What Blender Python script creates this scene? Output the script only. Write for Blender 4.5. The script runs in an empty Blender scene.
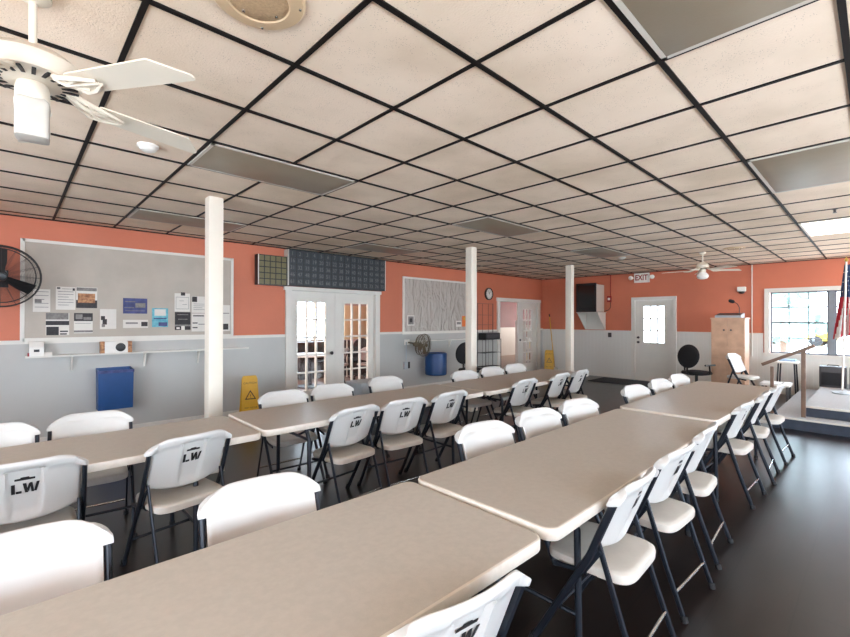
import bpy, bmesh, math, random
from mathutils import Vector, Matrix
random.seed(7)
SC = bpy.context.scene
COL = SC.collection
PI = math.pi
T = 0.6096            # ceiling module
CE = 2.744            # ceiling height
YL = 7.02             # inner face of the left wall
XF = 11.6             # inner face of the far wall
XB = -3.0
YR = -2.4

# ------------------------------------------------------------------ materials
def lin(c):
    return tuple(((v/255)/12.92 if v/255 <= .04045 else ((v/255+.055)/1.055)**2.4) for v in c)

def mat(name, rgb, rough=.5, metal=0., var=0., scale=8., bump=0., bscale=60., spec=.5, rgb2=None, coat=0.):
    m = bpy.data.materials.new(name); m.use_nodes = True
    nt = m.node_tree; N = nt.nodes; L = nt.links
    b = N['Principled BSDF']
    c = lin(rgb)
    b.inputs['Base Color'].default_value = (*c, 1)
    b.inputs['Roughness'].default_value = rough
    b.inputs['Metallic'].default_value = metal
    b.inputs['Specular IOR Level'].default_value = spec
    if coat: b.inputs['Coat Weight'].default_value = coat
    tc = N.new('ShaderNodeTexCoord')
    if var or rgb2:
        n = N.new('ShaderNodeTexNoise'); n.inputs['Scale'].default_value = scale; n.inputs['Detail'].default_value = 6
        r = N.new('ShaderNodeValToRGB')
        c2 = lin(rgb2) if rgb2 else tuple(min(1, v*(1+var)) for v in c)
        c1 = c if rgb2 else tuple(v*(1-var) for v in c)
        r.color_ramp.elements[0].color = (*c1, 1); r.color_ramp.elements[1].color = (*c2, 1)
        r.color_ramp.elements[0].position = .35; r.color_ramp.elements[1].position = .65
        L.new(tc.outputs['Object'], n.inputs['Vector']); L.new(n.outputs['Fac'], r.inputs['Fac'])
        L.new(r.outputs['Color'], b.inputs['Base Color'])
    if bump:
        n = N.new('ShaderNodeTexNoise'); n.inputs['Scale'].default_value = bscale; n.inputs['Detail'].default_value = 4
        bp = N.new('ShaderNodeBump'); bp.inputs['Strength'].default_value = bump; bp.inputs['Distance'].default_value = .01
        L.new(tc.outputs['Object'], n.inputs['Vector']); L.new(n.outputs['Fac'], bp.inputs['Height'])
        L.new(bp.outputs['Normal'], b.inputs['Normal'])
    return m

def emis(name, rgb, s):
    m = bpy.data.materials.new(name); m.use_nodes = True
    b = m.node_tree.nodes['Principled BSDF']
    b.inputs['Base Color'].default_value = (*lin(rgb), 1)
    b.inputs['Emission Color'].default_value = (*lin(rgb), 1); b.inputs['Emission Strength'].default_value = s
    return m

def glass_mat():
    m = bpy.data.materials.new('window_glass'); m.use_nodes = True
    nt = m.node_tree; N = nt.nodes; L = nt.links
    N.remove(N['Principled BSDF'])
    t = N.new('ShaderNodeBsdfTransparent'); g = N.new('ShaderNodeBsdfGlossy'); g.inputs['Roughness'].default_value = .02
    mx = N.new('ShaderNodeMixShader'); mx.inputs[0].default_value = .05
    L.new(t.outputs[0], mx.inputs[1]); L.new(g.outputs[0], mx.inputs[2]); L.new(mx.outputs[0], N['Material Output'].inputs['Surface'])
    return m

def ceiling_mat():
    m = mat('ceiling_tile', (222, 206, 188), .95)
    nt = m.node_tree; N = nt.nodes; L = nt.links; b = N['Principled BSDF']
    tc = N.new('ShaderNodeTexCoord')
    n1 = N.new('ShaderNodeTexNoise'); n1.inputs['Scale'].default_value = 1.3; n1.inputs['Detail'].default_value = 5
    n2 = N.new('ShaderNodeTexVoronoi'); n2.inputs['Scale'].default_value = 105
    n3 = N.new('ShaderNodeTexNoise'); n3.inputs['Scale'].default_value = 14
    for n in (n1, n2, n3): L.new(tc.outputs['Object'], n.inputs['Vector'])
    r1 = N.new('ShaderNodeValToRGB'); e = r1.color_ramp.elements
    e[0].position = .3; e[0].color = (*lin((216, 194, 168)), 1); e[1].position = .6; e[1].color = (*lin((240, 219, 196)), 1)
    L.new(n1.outputs['Fac'], r1.inputs['Fac'])
    # pin-hole fissures
    lt = N.new('ShaderNodeMath'); lt.operation = 'LESS_THAN'; lt.inputs[1].default_value = .2
    L.new(n2.outputs['Distance'], lt.inputs[0])
    gt = N.new('ShaderNodeMath'); gt.operation = 'GREATER_THAN'; gt.inputs[1].default_value = .53
    L.new(n3.outputs['Fac'], gt.inputs[0])
    mu = N.new('ShaderNodeMath'); mu.operation = 'MULTIPLY'; L.new(lt.outputs[0], mu.inputs[0]); L.new(gt.outputs[0], mu.inputs[1])
    mu2 = N.new('ShaderNodeMath'); mu2.operation = 'MULTIPLY'; mu2.inputs[1].default_value = .5; L.new(mu.outputs[0], mu2.inputs[0])
    mx = N.new('ShaderNodeMix'); mx.data_type = 'RGBA'
    L.new(mu2.outputs[0], mx.inputs[0]); L.new(r1.outputs['Color'], mx.inputs[6]); mx.inputs[7].default_value = (*lin((120, 100, 82)), 1)
    L.new(mx.outputs[2], b.inputs['Base Color'])
    n4 = N.new('ShaderNodeTexNoise'); n4.inputs['Scale'].default_value = 120; L.new(tc.outputs['Object'], n4.inputs['Vector'])
    bp = N.new('ShaderNodeBump'); bp.inputs['Strength'].default_value = .35; bp.inputs['Distance'].default_value = .006
    L.new(n4.outputs['Fac'], bp.inputs['Height']); L.new(bp.outputs['Normal'], b.inputs['Normal'])
    return m

def floor_mat():
    m = mat('sealed_floor', (46, 34, 33), .3, spec=.5)
    nt = m.node_tree; N = nt.nodes; L = nt.links; b = N['Principled BSDF']
    tc = N.new('ShaderNodeTexCoord')
    mp = N.new('ShaderNodeMapping'); mp.inputs['Scale'].default_value = (1, 3, 1); L.new(tc.outputs['Object'], mp.inputs['Vector'])
    n = N.new('ShaderNodeTexNoise'); n.inputs['Scale'].default_value = 2.2; n.inputs['Detail'].default_value = 8; L.new(mp.outputs[0], n.inputs['Vector'])
    r = N.new('ShaderNodeValToRGB'); e = r.color_ramp.elements
    e[0].position = .3; e[0].color = (*lin((17, 11, 10)), 1); e[1].position = .7; e[1].color = (*lin((30, 21, 18)), 1)
    L.new(n.outputs['Fac'], r.inputs['Fac'])
    # joints between planks
    br = N.new('ShaderNodeTexBrick'); br.inputs['Scale'].default_value = 1; br.inputs['Brick Width'].default_value = 1.2; br.inputs['Row Height'].default_value = .305
    br.inputs['Mortar Size'].default_value = .004; br.inputs['Color1'].default_value = (1, 1, 1, 1); br.inputs['Color2'].default_value = (.85, .85, .85, 1); br.inputs['Mortar'].default_value = (.35, .3, .3, 1)
    L.new(tc.outputs['Object'], br.inputs['Vector'])
    mx = N.new('ShaderNodeMix'); mx.data_type = 'RGBA'; mx.blend_type = 'MULTIPLY'; mx.inputs[0].default_value = 1
    L.new(r.outputs['Color'], mx.inputs[6]); L.new(br.outputs['Color'], mx.inputs[7]); L.new(mx.outputs[2], b.inputs['Base Color'])
    mr = N.new('ShaderNodeMapRange'); mr.inputs['To Min'].default_value = .28; mr.inputs['To Max'].default_value = .31
    n6 = N.new('ShaderNodeTexNoise'); n6.inputs['Scale'].default_value = 5; n6.inputs['Detail'].default_value = 1; L.new(mp.outputs[0], n6.inputs['Vector']); L.new(n6.outputs['Fac'], mr.inputs['Value']); L.new(mr.outputs[0], b.inputs['Roughness'])
    bp = N.new('ShaderNodeBump'); bp.inputs['Strength'].default_value = .1; bp.inputs['Distance'].default_value = .01
    n5 = N.new('ShaderNodeTexNoise'); n5.inputs['Scale'].default_value = 7; n5.inputs['Detail'].default_value = 1; L.new(mp.outputs[0], n5.inputs['Vector'])
    L.new(n5.outputs['Fac'], bp.inputs['Height'])
    return m

def groove_mat(name, rgb, axis):
    m = mat(name, rgb, .45)
    nt = m.node_tree; N = nt.nodes; L = nt.links; b = N['Principled BSDF']
    tc = N.new('ShaderNodeTexCoord'); sp = N.new('ShaderNodeSeparateXYZ'); L.new(tc.outputs['Object'], sp.inputs[0])
    md = N.new('ShaderNodeMath'); md.operation = 'PINGPONG'; md.inputs[1].default_value = .05; L.new(sp.outputs[axis], md.inputs[0])
    lt = N.new('ShaderNodeMath'); lt.operation = 'LESS_THAN'; lt.inputs[1].default_value = .003; L.new(md.outputs[0], lt.inputs[0])
    bp = N.new('ShaderNodeBump'); bp.inputs['Strength'].default_value = .6; bp.inputs['Distance'].default_value = .004; bp.invert = True
    L.new(lt.outputs[0], bp.inputs['Height']); L.new(bp.outputs['Normal'], b.inputs['Normal'])
    return m

def film_mat():
    m = mat('wrinkled_film', (184, 176, 166), .24)
    nt = m.node_tree; N = nt.nodes; L = nt.links; b = N['Principled BSDF']
    tc = N.new('ShaderNodeTexCoord'); mp = N.new('ShaderNodeMapping'); mp.inputs['Scale'].default_value = (1.4, 1, .6); L.new(tc.outputs['Object'], mp.inputs['Vector'])
    n = N.new('ShaderNodeTexNoise'); n.inputs['Scale'].default_value = 3.5; n.inputs['Detail'].default_value = 3; n.inputs['Distortion'].default_value = 1.5; L.new(mp.outputs[0], n.inputs['Vector'])
    bp = N.new('ShaderNodeBump'); bp.inputs['Strength'].default_value = .8; bp.inputs['Distance'].default_value = .12
    L.new(n.outputs['Fac'], bp.inputs['Height']); L.new(bp.outputs['Normal'], b.inputs['Normal'])
    return m

M = dict(
    orange=mat('orange_wall_paint', (202, 116, 86), .55, var=.05, scale=1.5, bump=.1, bscale=25),
    wains=mat('shaded_white_wall_panel', (182, 181, 176), .5, var=.03, scale=2, bump=.05, bscale=30),  # white paint greyed, so the left wall's weaker light is in the colour
    bead=groove_mat('white_beadboard', (222, 220, 212), 1),
    trimw=mat('white_trim_paint', (222, 218, 208), .42, var=.02, scale=5),
    column=mat('cream_column_paint', (232, 224, 208), .5, var=.03, scale=4, bump=.05),
    ceil=ceiling_mat(), floor=floor_mat(),
    tee=mat('black_ceiling_tee', (16, 10, 8), .6, var=.1, scale=20, spec=.25),
    lens=mat('grey_light_lens', (142, 128, 108), .4, var=.06, scale=3, bump=.05, bscale=90),
    lensframe=mat('white_light_frame', (200, 192, 180), .4),
    litlens=emis('lit_light_lens', (255, 250, 240), 2.2),
    top=mat('beige_table_plastic', (175, 167, 156), .42, var=.035, scale=40, bump=.08, bscale=350),
    rim=mat('lit_table_rim', (204, 195, 182), .4, var=.04, scale=40),  # tabletop plastic made paler, light on the edges put into the colour
    steel=mat('dark_steel_tube', (32, 37, 46), .38, metal=.4, var=.1, scale=20),
    seat=mat('shaded_white_seat_plastic', (196, 190, 180), .5, var=.05, scale=9, bump=.1, bscale=260),  # shade on the seats put into the colour; same plastic as the backs
    chair=mat('white_chair_plastic', (197, 196, 192), .38, var=.015, scale=6, bump=.04, bscale=300),
    rubber=mat('black_rubber', (22, 22, 24), .6, var=.1, scale=20),
    black=mat('black_plastic', (18, 18, 20), .35, var=.1, scale=15),
    blackcloth=mat('black_cloth', (26, 26, 29), .9, var=.15, scale=40, bump=.3, bscale=200),
    ink=mat('black_stencil_ink', (20, 20, 22), .6, var=.1, scale=50),
    white=mat('white_plastic', (235, 232, 224), .4, var=.02, scale=10),
    fanwhite=mat('white_fan_enamel', (222, 212, 194), .35, var=.02, scale=10),
    shade=mat('frosted_glass_shade', (196, 192, 182), .25, var=.03, scale=20),
    cork=mat('greyed_board', (180, 170, 156), .5, var=.06, scale=3, bump=.15, bscale=12),
    film=film_mat(),
    paper=mat('white_paper', (222, 217, 208), .7, var=.02, scale=20),
    grey=mat('grey_print', (128, 124, 120), .7, var=.2, scale=30),
    dkprint=mat('dark_print', (44, 40, 42), .6, var=.3, scale=40),
    navy=mat('navy_print', (36, 42, 92), .5, rgb2=(66, 74, 128), scale=14),
    teal=mat('teal_print', (70, 150, 172), .5, rgb2=(120, 190, 200), scale=16),
    brownp=mat('brown_print', (120, 72, 40), .5, rgb2=(196, 140, 92), scale=30),
    orangep=mat('orange_print', (224, 112, 40), .5, var=.1),
    redp=mat('red_plastic', (150, 24, 22), .4, var=.1, scale=20),
    blue=mat('blue_plastic', (14, 66, 122), .4, var=.06, scale=8, bump=.05),
    yellow=mat('yellow_plastic', (206, 158, 36), .45, var=.05, scale=10),
    slate=mat('slate_board', (46, 53, 59), .45, var=.06, scale=6),
    num=mat('grey_numerals', (104, 108, 106), .5, var=.05),
    olive=mat('olive_cell', (104, 98, 62), .4, var=.08, scale=9),
    wood=mat('light_oak', (200, 160, 130), .45, var=.12, scale=5, bump=.05, bscale=40),
    railw=mat('weathered_rail_wood', (122, 98, 82), .55, var=.12, scale=9, bump=.1),
    carpet=mat('grey_stage_carpet', (176, 178, 180), .95, var=.08, scale=60, bump=.4, bscale=300),
    stagef=mat('dark_stage_face', (58, 66, 80), .7, var=.1, scale=12, bump=.1),
    bronze=mat('bronze_fan_enamel', (104, 92, 72), .4, metal=.5, var=.1, scale=20),
    wire=mat('grey_fan_wire', (74, 72, 72), .4, metal=.5, var=.05, scale=20),
    chrome=mat('bright_metal', (190, 190, 190), .25, metal=1., var=.03, scale=10),
    speaker=mat('tan_speaker_rim', (206, 178, 142), .45, var=.05, scale=8),
    grille=mat('tan_speaker_grille', (186, 156, 120), .55, var=.1, scale=90, bump=.5, bscale=250),
    glass=glass_mat(),
    mat=mat('dark_floor_mat', (40, 40, 42), .95, var=.15, scale=30, bump=.4, bscale=200),
    greyp=mat('grey_plastic', (172, 180, 184), .5, var=.04, scale=10),
    fred=mat('flag_red', (190, 40, 58), .75, var=.06, scale=30),
    fwhite=mat('flag_white', (230, 226, 222), .75, var=.03, scale=30),
    fblue=mat('flag_blue', (46, 66, 104), .75, var=.06, scale=30),
    gold=mat('gold_finial', (200, 170, 90), .3, metal=.8, var=.05),
    sash=mat('grey_window_sash', (120, 124, 130), .4, var=.05, scale=10),
    purple=mat('plum_wall_paint', (112, 66, 70), .6, var=.08, scale=2),
    annexw=mat('pale_annex_wall', (214, 190, 186), .6, var=.03, scale=2),
    tanfloor=mat('tan_annex_floor', (128, 104, 88), .4, var=.1, scale=4),
    darkc=mat('charcoal_vinyl', (50, 48, 50), .4, var=.15, scale=6),
    manila=mat('manila_board', (236, 220, 176), .6, var=.06, scale=4),
    ground=mat('pale_concrete', (200, 198, 192), .9, var=.08, scale=2),
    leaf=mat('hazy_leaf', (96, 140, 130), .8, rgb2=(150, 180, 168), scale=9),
    carY=mat('yellow_paint', (226, 190, 40), .3, var=.03),
)

# ------------------------------------------------------------------ mesh builder
class MB:
    def __init__(s): s.v = []; s.f = []; s.m = []
    def add(s, vs, fs, mi=0):
        o = len(s.v); s.v += [tuple(v) for v in vs]
        for f in fs: s.f.append([i+o for i in f]); s.m.append(mi)
    def box(s, x0, x1, y0, y1, z0, z1, mi=0):
        v = [(x, y, z) for z in (z0, z1) for y in (y0, y1) for x in (x0, x1)]
        s.add(v, [(0, 2, 3, 1), (4, 5, 7, 6), (0, 1, 5, 4), (2, 6, 7, 3), (0, 4, 6, 2), (1, 3, 7, 5)], mi); return s
    def cbox(s, c, d, mi=0, rot=None, ch=0.):
        # chamfered box, centre c, size d, optional rotation matrix
        hx, hy, hz = [a/2 for a in d]; ch = min(ch, hx*.9, hy*.9, hz*.9)
        if ch <= 0:
            vs = [Vector((x, y, z)) for z in (-hz, hz) for y in (-hy, hy) for x in (-hx, hx)]
            fs = [(0, 2, 3, 1), (4, 5, 7, 6), (0, 1, 5, 4), (2, 6, 7, 3), (0, 4, 6, 2), (1, 3, 7, 5)]
        else:
            b = bmesh.new(); bmesh.ops.create_cube(b, size=1)
            for v in b.verts: v.co = Vector((v.co.x*d[0], v.co.y*d[1], v.co.z*d[2]))
            bmesh.ops.bevel(b, geom=b.edges[:], offset=ch, segments=2, affect='EDGES', profile=.6)
            b.verts.index_update()
            vs = [v.co.copy() for v in b.verts]; fs = [[v.index for v in f.verts] for f in b.faces]; b.free()
        if rot: vs = [rot @ v for v in vs]
        s.add([v + Vector(c) for v in vs], fs, mi); return s
    def tube(s, pts, r, seg=8, mi=0, ry=None, caps=True, up=None):
        pts = [Vector(p) for p in pts]; n = len(pts); vs = []
        ref = None
        for i, p in enumerate(pts):
            d = (pts[min(i+1, n-1)] - pts[max(i-1, 0)]).normalized()
            if ref is None:
                ref = Vector(up) if up else (Vector((1, 0, 0)) if abs(d.x) < .9 else Vector((0, 0, 1)))
            a = (ref - d*ref.dot(d)).normalized(); b = d.cross(a); ref = a
            rr = r[i] if isinstance(r, (list, tuple)) else r
            r2 = ry if ry else rr
            for k in range(seg):
                t = 2*PI*k/seg; vs.append(p + a*math.cos(t)*rr + b*math.sin(t)*r2)
        fs = [(i*seg+k, i*seg+(k+1) % seg, (i+1)*seg+(k+1) % seg, (i+1)*seg+k) for i in range(n-1) for k in range(seg)]
        if caps: fs += [list(range(seg))[::-1], list(range((n-1)*seg, n*seg))]
        s.add(vs, fs, mi); return s
    def lathe(s, prof, c=(0, 0, 0), seg=24, mi=0, rot=None, caps=True):
        vs = []
        for r, z in prof:
            for k in range(seg):
                t = 2*PI*k/seg; v = Vector((r*math.cos(t), r*math.sin(t), z))
                vs.append((rot @ v if rot else v) + Vector(c))
        n = len(prof)
        fs = [(i*seg+k, i*seg+(k+1) % seg, (i+1)*seg+(k+1) % seg, (i+1)*seg+k) for i in range(n-1) for k in range(seg)]
        if caps: fs += [list(range(seg))[::-1], list(range((n-1)*seg, n*seg))]
        s.add(vs, fs, mi); return s
    def torus(s, c, R, r, seg=32, sub=8, mi=0, rot=None):
        vs = []
        for i in range(seg):
            a = 2*PI*i/seg
            for k in range(sub):
                t = 2*PI*k/sub; v = Vector(((R+r*math.cos(t))*math.cos(a), (R+r*math.cos(t))*math.sin(a), r*math.sin(t)))
                vs.append((rot @ v if rot else v) + Vector(c))
        s.add(vs, [(i*sub+k, ((i+1) % seg)*sub+k, ((i+1) % seg)*sub+(k+1) % sub, i*sub+(k+1) % sub) for i in range(seg) for k in range(sub)], mi); return s
    def loops(s, loops, mi=0, mis=None, cap0=True, cap1=True, capm=None):
        # list of equal-length closed loops
        n = len(loops[0]); o = len(s.v)
        for l in loops: s.v += [tuple(p) for p in l]
        for i in range(len(loops)-1):
            for k in range(n):
                s.f.append([o+i*n+k, o+i*n+(k+1) % n, o+(i+1)*n+(k+1) % n, o+(i+1)*n+k]); s.m.append(mis[i] if mis else mi)
        if cap0: s.f.append([o+k for k in range(n)][::-1]); s.m.append(mis[0] if mis else mi)
        if cap1: s.f.append([o+(len(loops)-1)*n+k for k in range(n)]); s.m.append(capm if capm is not None else (mis[-1] if mis else mi))
        return s
    def prism(s, poly, ax, a, b, mi=0):
        # 2D polygon extruded along axis ax between a and b
        def P(p, t):
            q = list(p); q.insert(ax, t); return tuple(q)
        return s.loops([[P(p, a) for p in poly], [P(p, b) for p in poly]], mi)
    def build(s, name, mats, parent=None, smooth=35, loc=None, fix=True):
        me = bpy.data.meshes.new(name); me.from_pydata([tuple(v) for v in s.v], [], s.f)
        if not isinstance(mats, (list, tuple)): mats = [mats]
        for m in mats: me.materials.append(m)
        me.polygons.foreach_set('material_index', s.m)
        if fix:
            b = bmesh.new(); b.from_mesh(me); bmesh.ops.recalc_face_normals(b, faces=b.faces[:]); b.to_mesh(me); b.free()
        if smooth:
            me.polygons.foreach_set('use_smooth', [True]*len(me.polygons)); me.set_sharp_from_angle(angle=math.radians(smooth))
        me.update()
        o = bpy.data.objects.new(name, me); COL.objects.link(o)
        if parent: o.parent = parent
        if loc: o.location = loc
        return o

def tag(o, label=None, cat=None, group=None, kind=None):
    if label: o['label'] = label
    if cat: o['category'] = cat
    if group: o['group'] = group
    if kind: o['kind'] = kind
    return o
def empty(name, loc, rz=0., label=None, cat=None, group=None):
    o = bpy.data.objects.new(name, None); COL.objects.link(o); o.location = loc; o.rotation_euler = (0, 0, rz); o.empty_display_size = .05
    return tag(o, label, cat, group)
def struct(o): o['kind'] = 'structure'; return o
CH = {}
def dup(root, loc, rz, label, group=None):
    r = root.copy(); COL.objects.link(r); r.location = loc; r.rotation_euler = (0, 0, rz); r['label'] = label
    if group: r['group'] = group
    for ch in list(root.children):
        c = ch.copy(); COL.objects.link(c); c.parent = r
        for g in list(ch.children):
            d = g.copy(); COL.objects.link(d); d.parent = c
    return r

_tc = {}
def text_geo(txt, size):
    # outlines of a word as filled flat faces in the XY plane, centred
    key = txt
    if key not in _tc:
        cu = bpy.data.curves.new('t', 'FONT'); cu.body = txt; cu.align_x = 'CENTER'; cu.align_y = 'CENTER'; cu.size = 1; cu.resolution_u = 3; cu.offset = .025 if txt == 'EXIT' else 0
        ob = bpy.data.objects.new('t', cu); COL.objects.link(ob)
        dg = bpy.context.evaluated_depsgraph_get(); me = bpy.data.meshes.new_from_object(ob.evaluated_get(dg))
        _tc[key] = ([v.co.copy() for v in me.vertices], [list(p.vertices) for p in me.polygons])
        bpy.data.objects.remove(ob); bpy.data.curves.remove(cu); bpy.data.meshes.remove(me)
    v, f = _tc[key]
    return [p*size for p in v], f
def text_on(mb, txt, size, c, right, up, mi=0, sx=1., shear=0., lift=0.):
    right = Vector(right); up = Vector(up); nrm = right.cross(up)
    v, f = text_geo(txt, size)
    mb.add([Vector(c) + right*(p.x*sx + p.y*shear) + up*p.y + nrm*lift for p in v], f, mi)

# ------------------------------------------------------------------ camera
f_px = 433.35; yaw, pitch, roll = .8084, .0029, .0022
fw = Vector((math.cos(yaw)*math.cos(pitch), math.sin(yaw)*math.cos(pitch), math.sin(pitch)))
rt = Vector((math.sin(yaw), -math.cos(yaw), 0)); up = rt.cross(fw)
r2 = rt*math.cos(roll) + up*math.sin(roll); u2 = -rt*math.sin(roll) + up*math.cos(roll)
cam = bpy.data.cameras.new('camera'); cam.sensor_width = 36; cam.lens = f_px/850*36; cam.clip_start = .02; cam.clip_end = 200
co = bpy.data.objects.new('camera', cam); COL.objects.link(co)
co.matrix_world = Matrix(((r2.x, u2.x, -fw.x, 0), (r2.y, u2.y, -fw.y, 0), (r2.z, u2.z, -fw.z, 1.525), (0, 0, 0, 1)))
SC.camera = co

# ------------------------------------------------------------------ setting
struct(MB().box(XB-.15, XF+.15, YR-.15, YL+.15, -.1, 0).build('floor', M['floor'], smooth=0))
struct(MB().box(XB-.15, XF+.15, YR-.15, YL+.15, CE, CE+.12).build('ceiling', M['ceil'], smooth=0))
# black T-bar grid
mb = MB()
ax = lambda a: (a+1.6057)*T
by = lambda b: (3.1602-b)*T
for i in range(-3, 18):
    x = ax(i)
    if XB < x < XF: mb.box(x-.0115, x+.0115, YR, YL, CE-.006, CE)
for j in range(-6, 11):
    y = by(j)
    if YR < y < YL: mb.box(XB, XF, y-.0125, y+.0125, CE-.0075, CE)
    y = by(-j)
for j in (-7, -8):
    mb.box(XB, XF, by(j)-.0125, by(j)+.0125, CE-.0075, CE) if by(j) < YL else None
mb.box(XB, XF, YL-.03, YL, CE-.012, CE); mb.box(XF-.03, XF, YR, YL, CE-.012, CE)
struct(mb.build('trim_1', M['tee'], smooth=0))

def wall_pieces(mb, a0, a1, z0, z1, openings, put, mi=0):
    # openings: (a0,a1,z0,z1) sorted along a
    cur = a0
    for o0, o1, p0, p1 in openings:
        if o0 > cur: put(cur, o0, z0, z1)
        if p0 > z0: put(o0, o1, z0, min(p0, z1))
        if p1 < z1: put(o0, o1, max(p1, z0), z1)
        cur = o1
    if cur < a1: put(cur, a1, z0, z1)
D1 = (3.50, 5.30, 0, 2.03); D2 = (9.45, 11.33, 0, 2.03)
WZ = 1.225
mb = MB(); wall_pieces(mb, XB-.15, XF+.15, 0, CE, [D1, D2], lambda a, b, c, d: mb.box(a, b, YL, YL+.15, c, d)); struct(mb.build('wall_left', M['orange'], smooth=0))
D3 = (3.44, 4.33, 0, 2.03); W1 = (-.45, 1.6, .84, 2.12)
mb = MB(); wall_pieces(mb, YR-.15, YL+.15, 0, CE, [W1, D3], lambda a, b, c, d: mb.box(XF, XF+.15, a, b, c, d)); struct(mb.build('wall_far', M['orange'], smooth=0))
RW = [(-2., 0.2, .8, 2.2), (1., 3.4, .8, 2.2), (4.4, 6.6, .8, 2.2), (8.2, 10.2, .8, 2.2)]
mb = MB(); wall_pieces(mb, XB-.15, XF+.15, 0, CE, RW, lambda a, b, c, d: mb.box(a, b, YR-.15, YR, c, d)); struct(mb.build('wall_right', M['orange'], smooth=0))
BW = [(-1.4, 0.6, .6, 2.3), (2., 4.4, .6, 2.3)]
mb = MB(); wall_pieces(mb, YR-.15, YL+.15, 0, CE, BW, lambda a, b, c, d: mb.box(XB-.15, XB, a, b, c, d)); struct(mb.build('wall_back', M['orange'], smooth=0))
# wainscot panels and cap rail
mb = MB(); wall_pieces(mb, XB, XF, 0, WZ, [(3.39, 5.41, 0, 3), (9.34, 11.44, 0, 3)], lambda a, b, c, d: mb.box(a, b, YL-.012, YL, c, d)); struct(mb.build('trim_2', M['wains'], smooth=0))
mb = MB(); wall_pieces(mb, XB, XF, WZ, WZ+.045, [(3.39, 5.41, 0, 3), (9.34, 11.44, 0, 3)], lambda a, b, c, d: mb.box(a, b, YL-.026, YL, c, d)); struct(mb.build('trim_3', M['trimw'], smooth=0))
mb = MB(); wall_pieces(mb, YR, YL-.012, 0, WZ, [(-.55, 1.7, .785, 9), (3.36, 4.41, 0, 9)], lambda a, b, c, d: mb.box(XF-.012, XF, a, b, c, d)); struct(mb.build('trim_4', M['bead'], smooth=0))
mb = MB(); wall_pieces(mb, YR, YL-.03, WZ, WZ+.03, [(-.55, 1.7, 0, 3), (3.36, 4.41, 0, 3)], lambda a, b, c, d: mb.box(XF-.024, XF, a, b, c, d)); struct(mb.build('trim_5', M['trimw'], smooth=0))
mb = MB(); wall_pieces(mb, XB, XF, 0, .09, [(3.39, 5.41, 0, 3), (9.34, 11.44, 0, 3)], lambda a, b, c, d: mb.box(a, b, YL-.025, YL-.012, c, d)); struct(mb.build('baseboard_left', M['trimw'], smooth=0))
mb = MB(); wall_pieces(mb, YR, YL-.03, 0, .09, [(3.36, 4.41, 0, 3)], lambda a, b, c, d: mb.box(XF-.026, XF-.012, a, b, c, d)); struct(mb.build('baseboard_far', M['trimw'], smooth=0))

# casings
mb = MB()
for (a, b) in ((3.39, 3.5), (5.3, 5.41)): mb.box(a, b, YL-.035, YL, 0, 2.03)
mb.box(3.36, 5.44, YL-.04, YL, 2.03, 2.094); mb.box(3.5, 3.5015, YL, YL+.15, 0, 2.03); mb.box(5.2985, 5.3, YL, YL+.15, 0, 2.03); mb.box(3.5, 5.3, YL, YL+.15, 2.0285, 2.03); struct(mb.build('trim_6', M['trimw'], smooth=0))
mb = MB()
for (a, b) in ((9.34, 9.45), (11.33, 11.44)): mb.box(a, b, YL-.035, YL, 0, 2.03)
mb.box(9.32, 11.46, YL-.04, YL, 2.03, 2.12); mb.box(9.45, 9.47, YL, YL+.15, 0, 2.03); mb.box(11.3285, 11.33, YL, YL+.15, 0, 2.03); mb.box(9.45, 11.33, YL, YL+.15, 2.0285, 2.03); struct(mb.build('trim_7', M['trimw'], smooth=0))
mb = MB()
for (a, b) in ((3.36, 3.44), (4.33, 4.41)): mb.box(XF-.035, XF, a, b, 0, 2.03)
mb.box(XF-.035, XF, 3.36, 4.41, 2.03, 2.11); mb.box(XF, XF+.15, 3.44, 3.4415, 0, 2.03); mb.box(XF-.02, XF+.026, 3.44, 4.33, 0, .02); mb.box(XF, XF+.15, 4.3285, 4.33, 0, 2.03); mb.box(XF, XF+.15, 3.44, 4.33, 2.0285, 2.03); struct(mb.build('trim_8', M['trimw'], smooth=0))

def lite_door(name, w, h, gl, cols, rows, t=.045, fixh=.95, side=1):
    """leaf in local XZ, hinge edge at x=0; gl=(x0,x1,z0,z1) glazed area"""
    x0, x1, z0, z1 = gl
    root = empty(name, (0, 0, 0)); mb = MB()
    mb.box(0, x0, -t/2, t/2, 0, h); mb.box(x1, w, -t/2, t/2, 0, h); mb.box(x0, x1, -t/2, t/2, 0, z0); mb.box(x0, x1, -t/2, t/2, z1, h)
    for s in (-1, 1):
        y = s*(t/2+.006)
        a, b = min(y, s*t/2), max(y, s*t/2)
        mb.box(x0-.035, x0, a, b, z0-.035, z1+.035); mb.box(x1, x1+.035, a, b, z0-.035, z1+.035)
        mb.box(x0, x1, a, b, z0-.035, z0); mb.box(x0, x1, a, b, z1, z1+.035)
    mb.build('door_leaf', M['trimw'], root, smooth=0)
    mb = MB()
    for i in range(1, cols):
        x = x0+(x1-x0)*i/cols; mb.box(x-.014, x+.014, -t/2-.002, t/2+.002, z0, z1)
    for i in range(1, rows):
        z = z0+(z1-z0)*i/rows; mb.box(x0, x1, -t/2-.001, t/2+.001, z-.014, z+.014)
    mb.build('muntins', M['trimw'], root, smooth=0)
    MB().box(x0, x1, -.003, .003, z0, z1).build('glass_pane', M['glass'], root, smooth=0)
    return root
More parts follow.
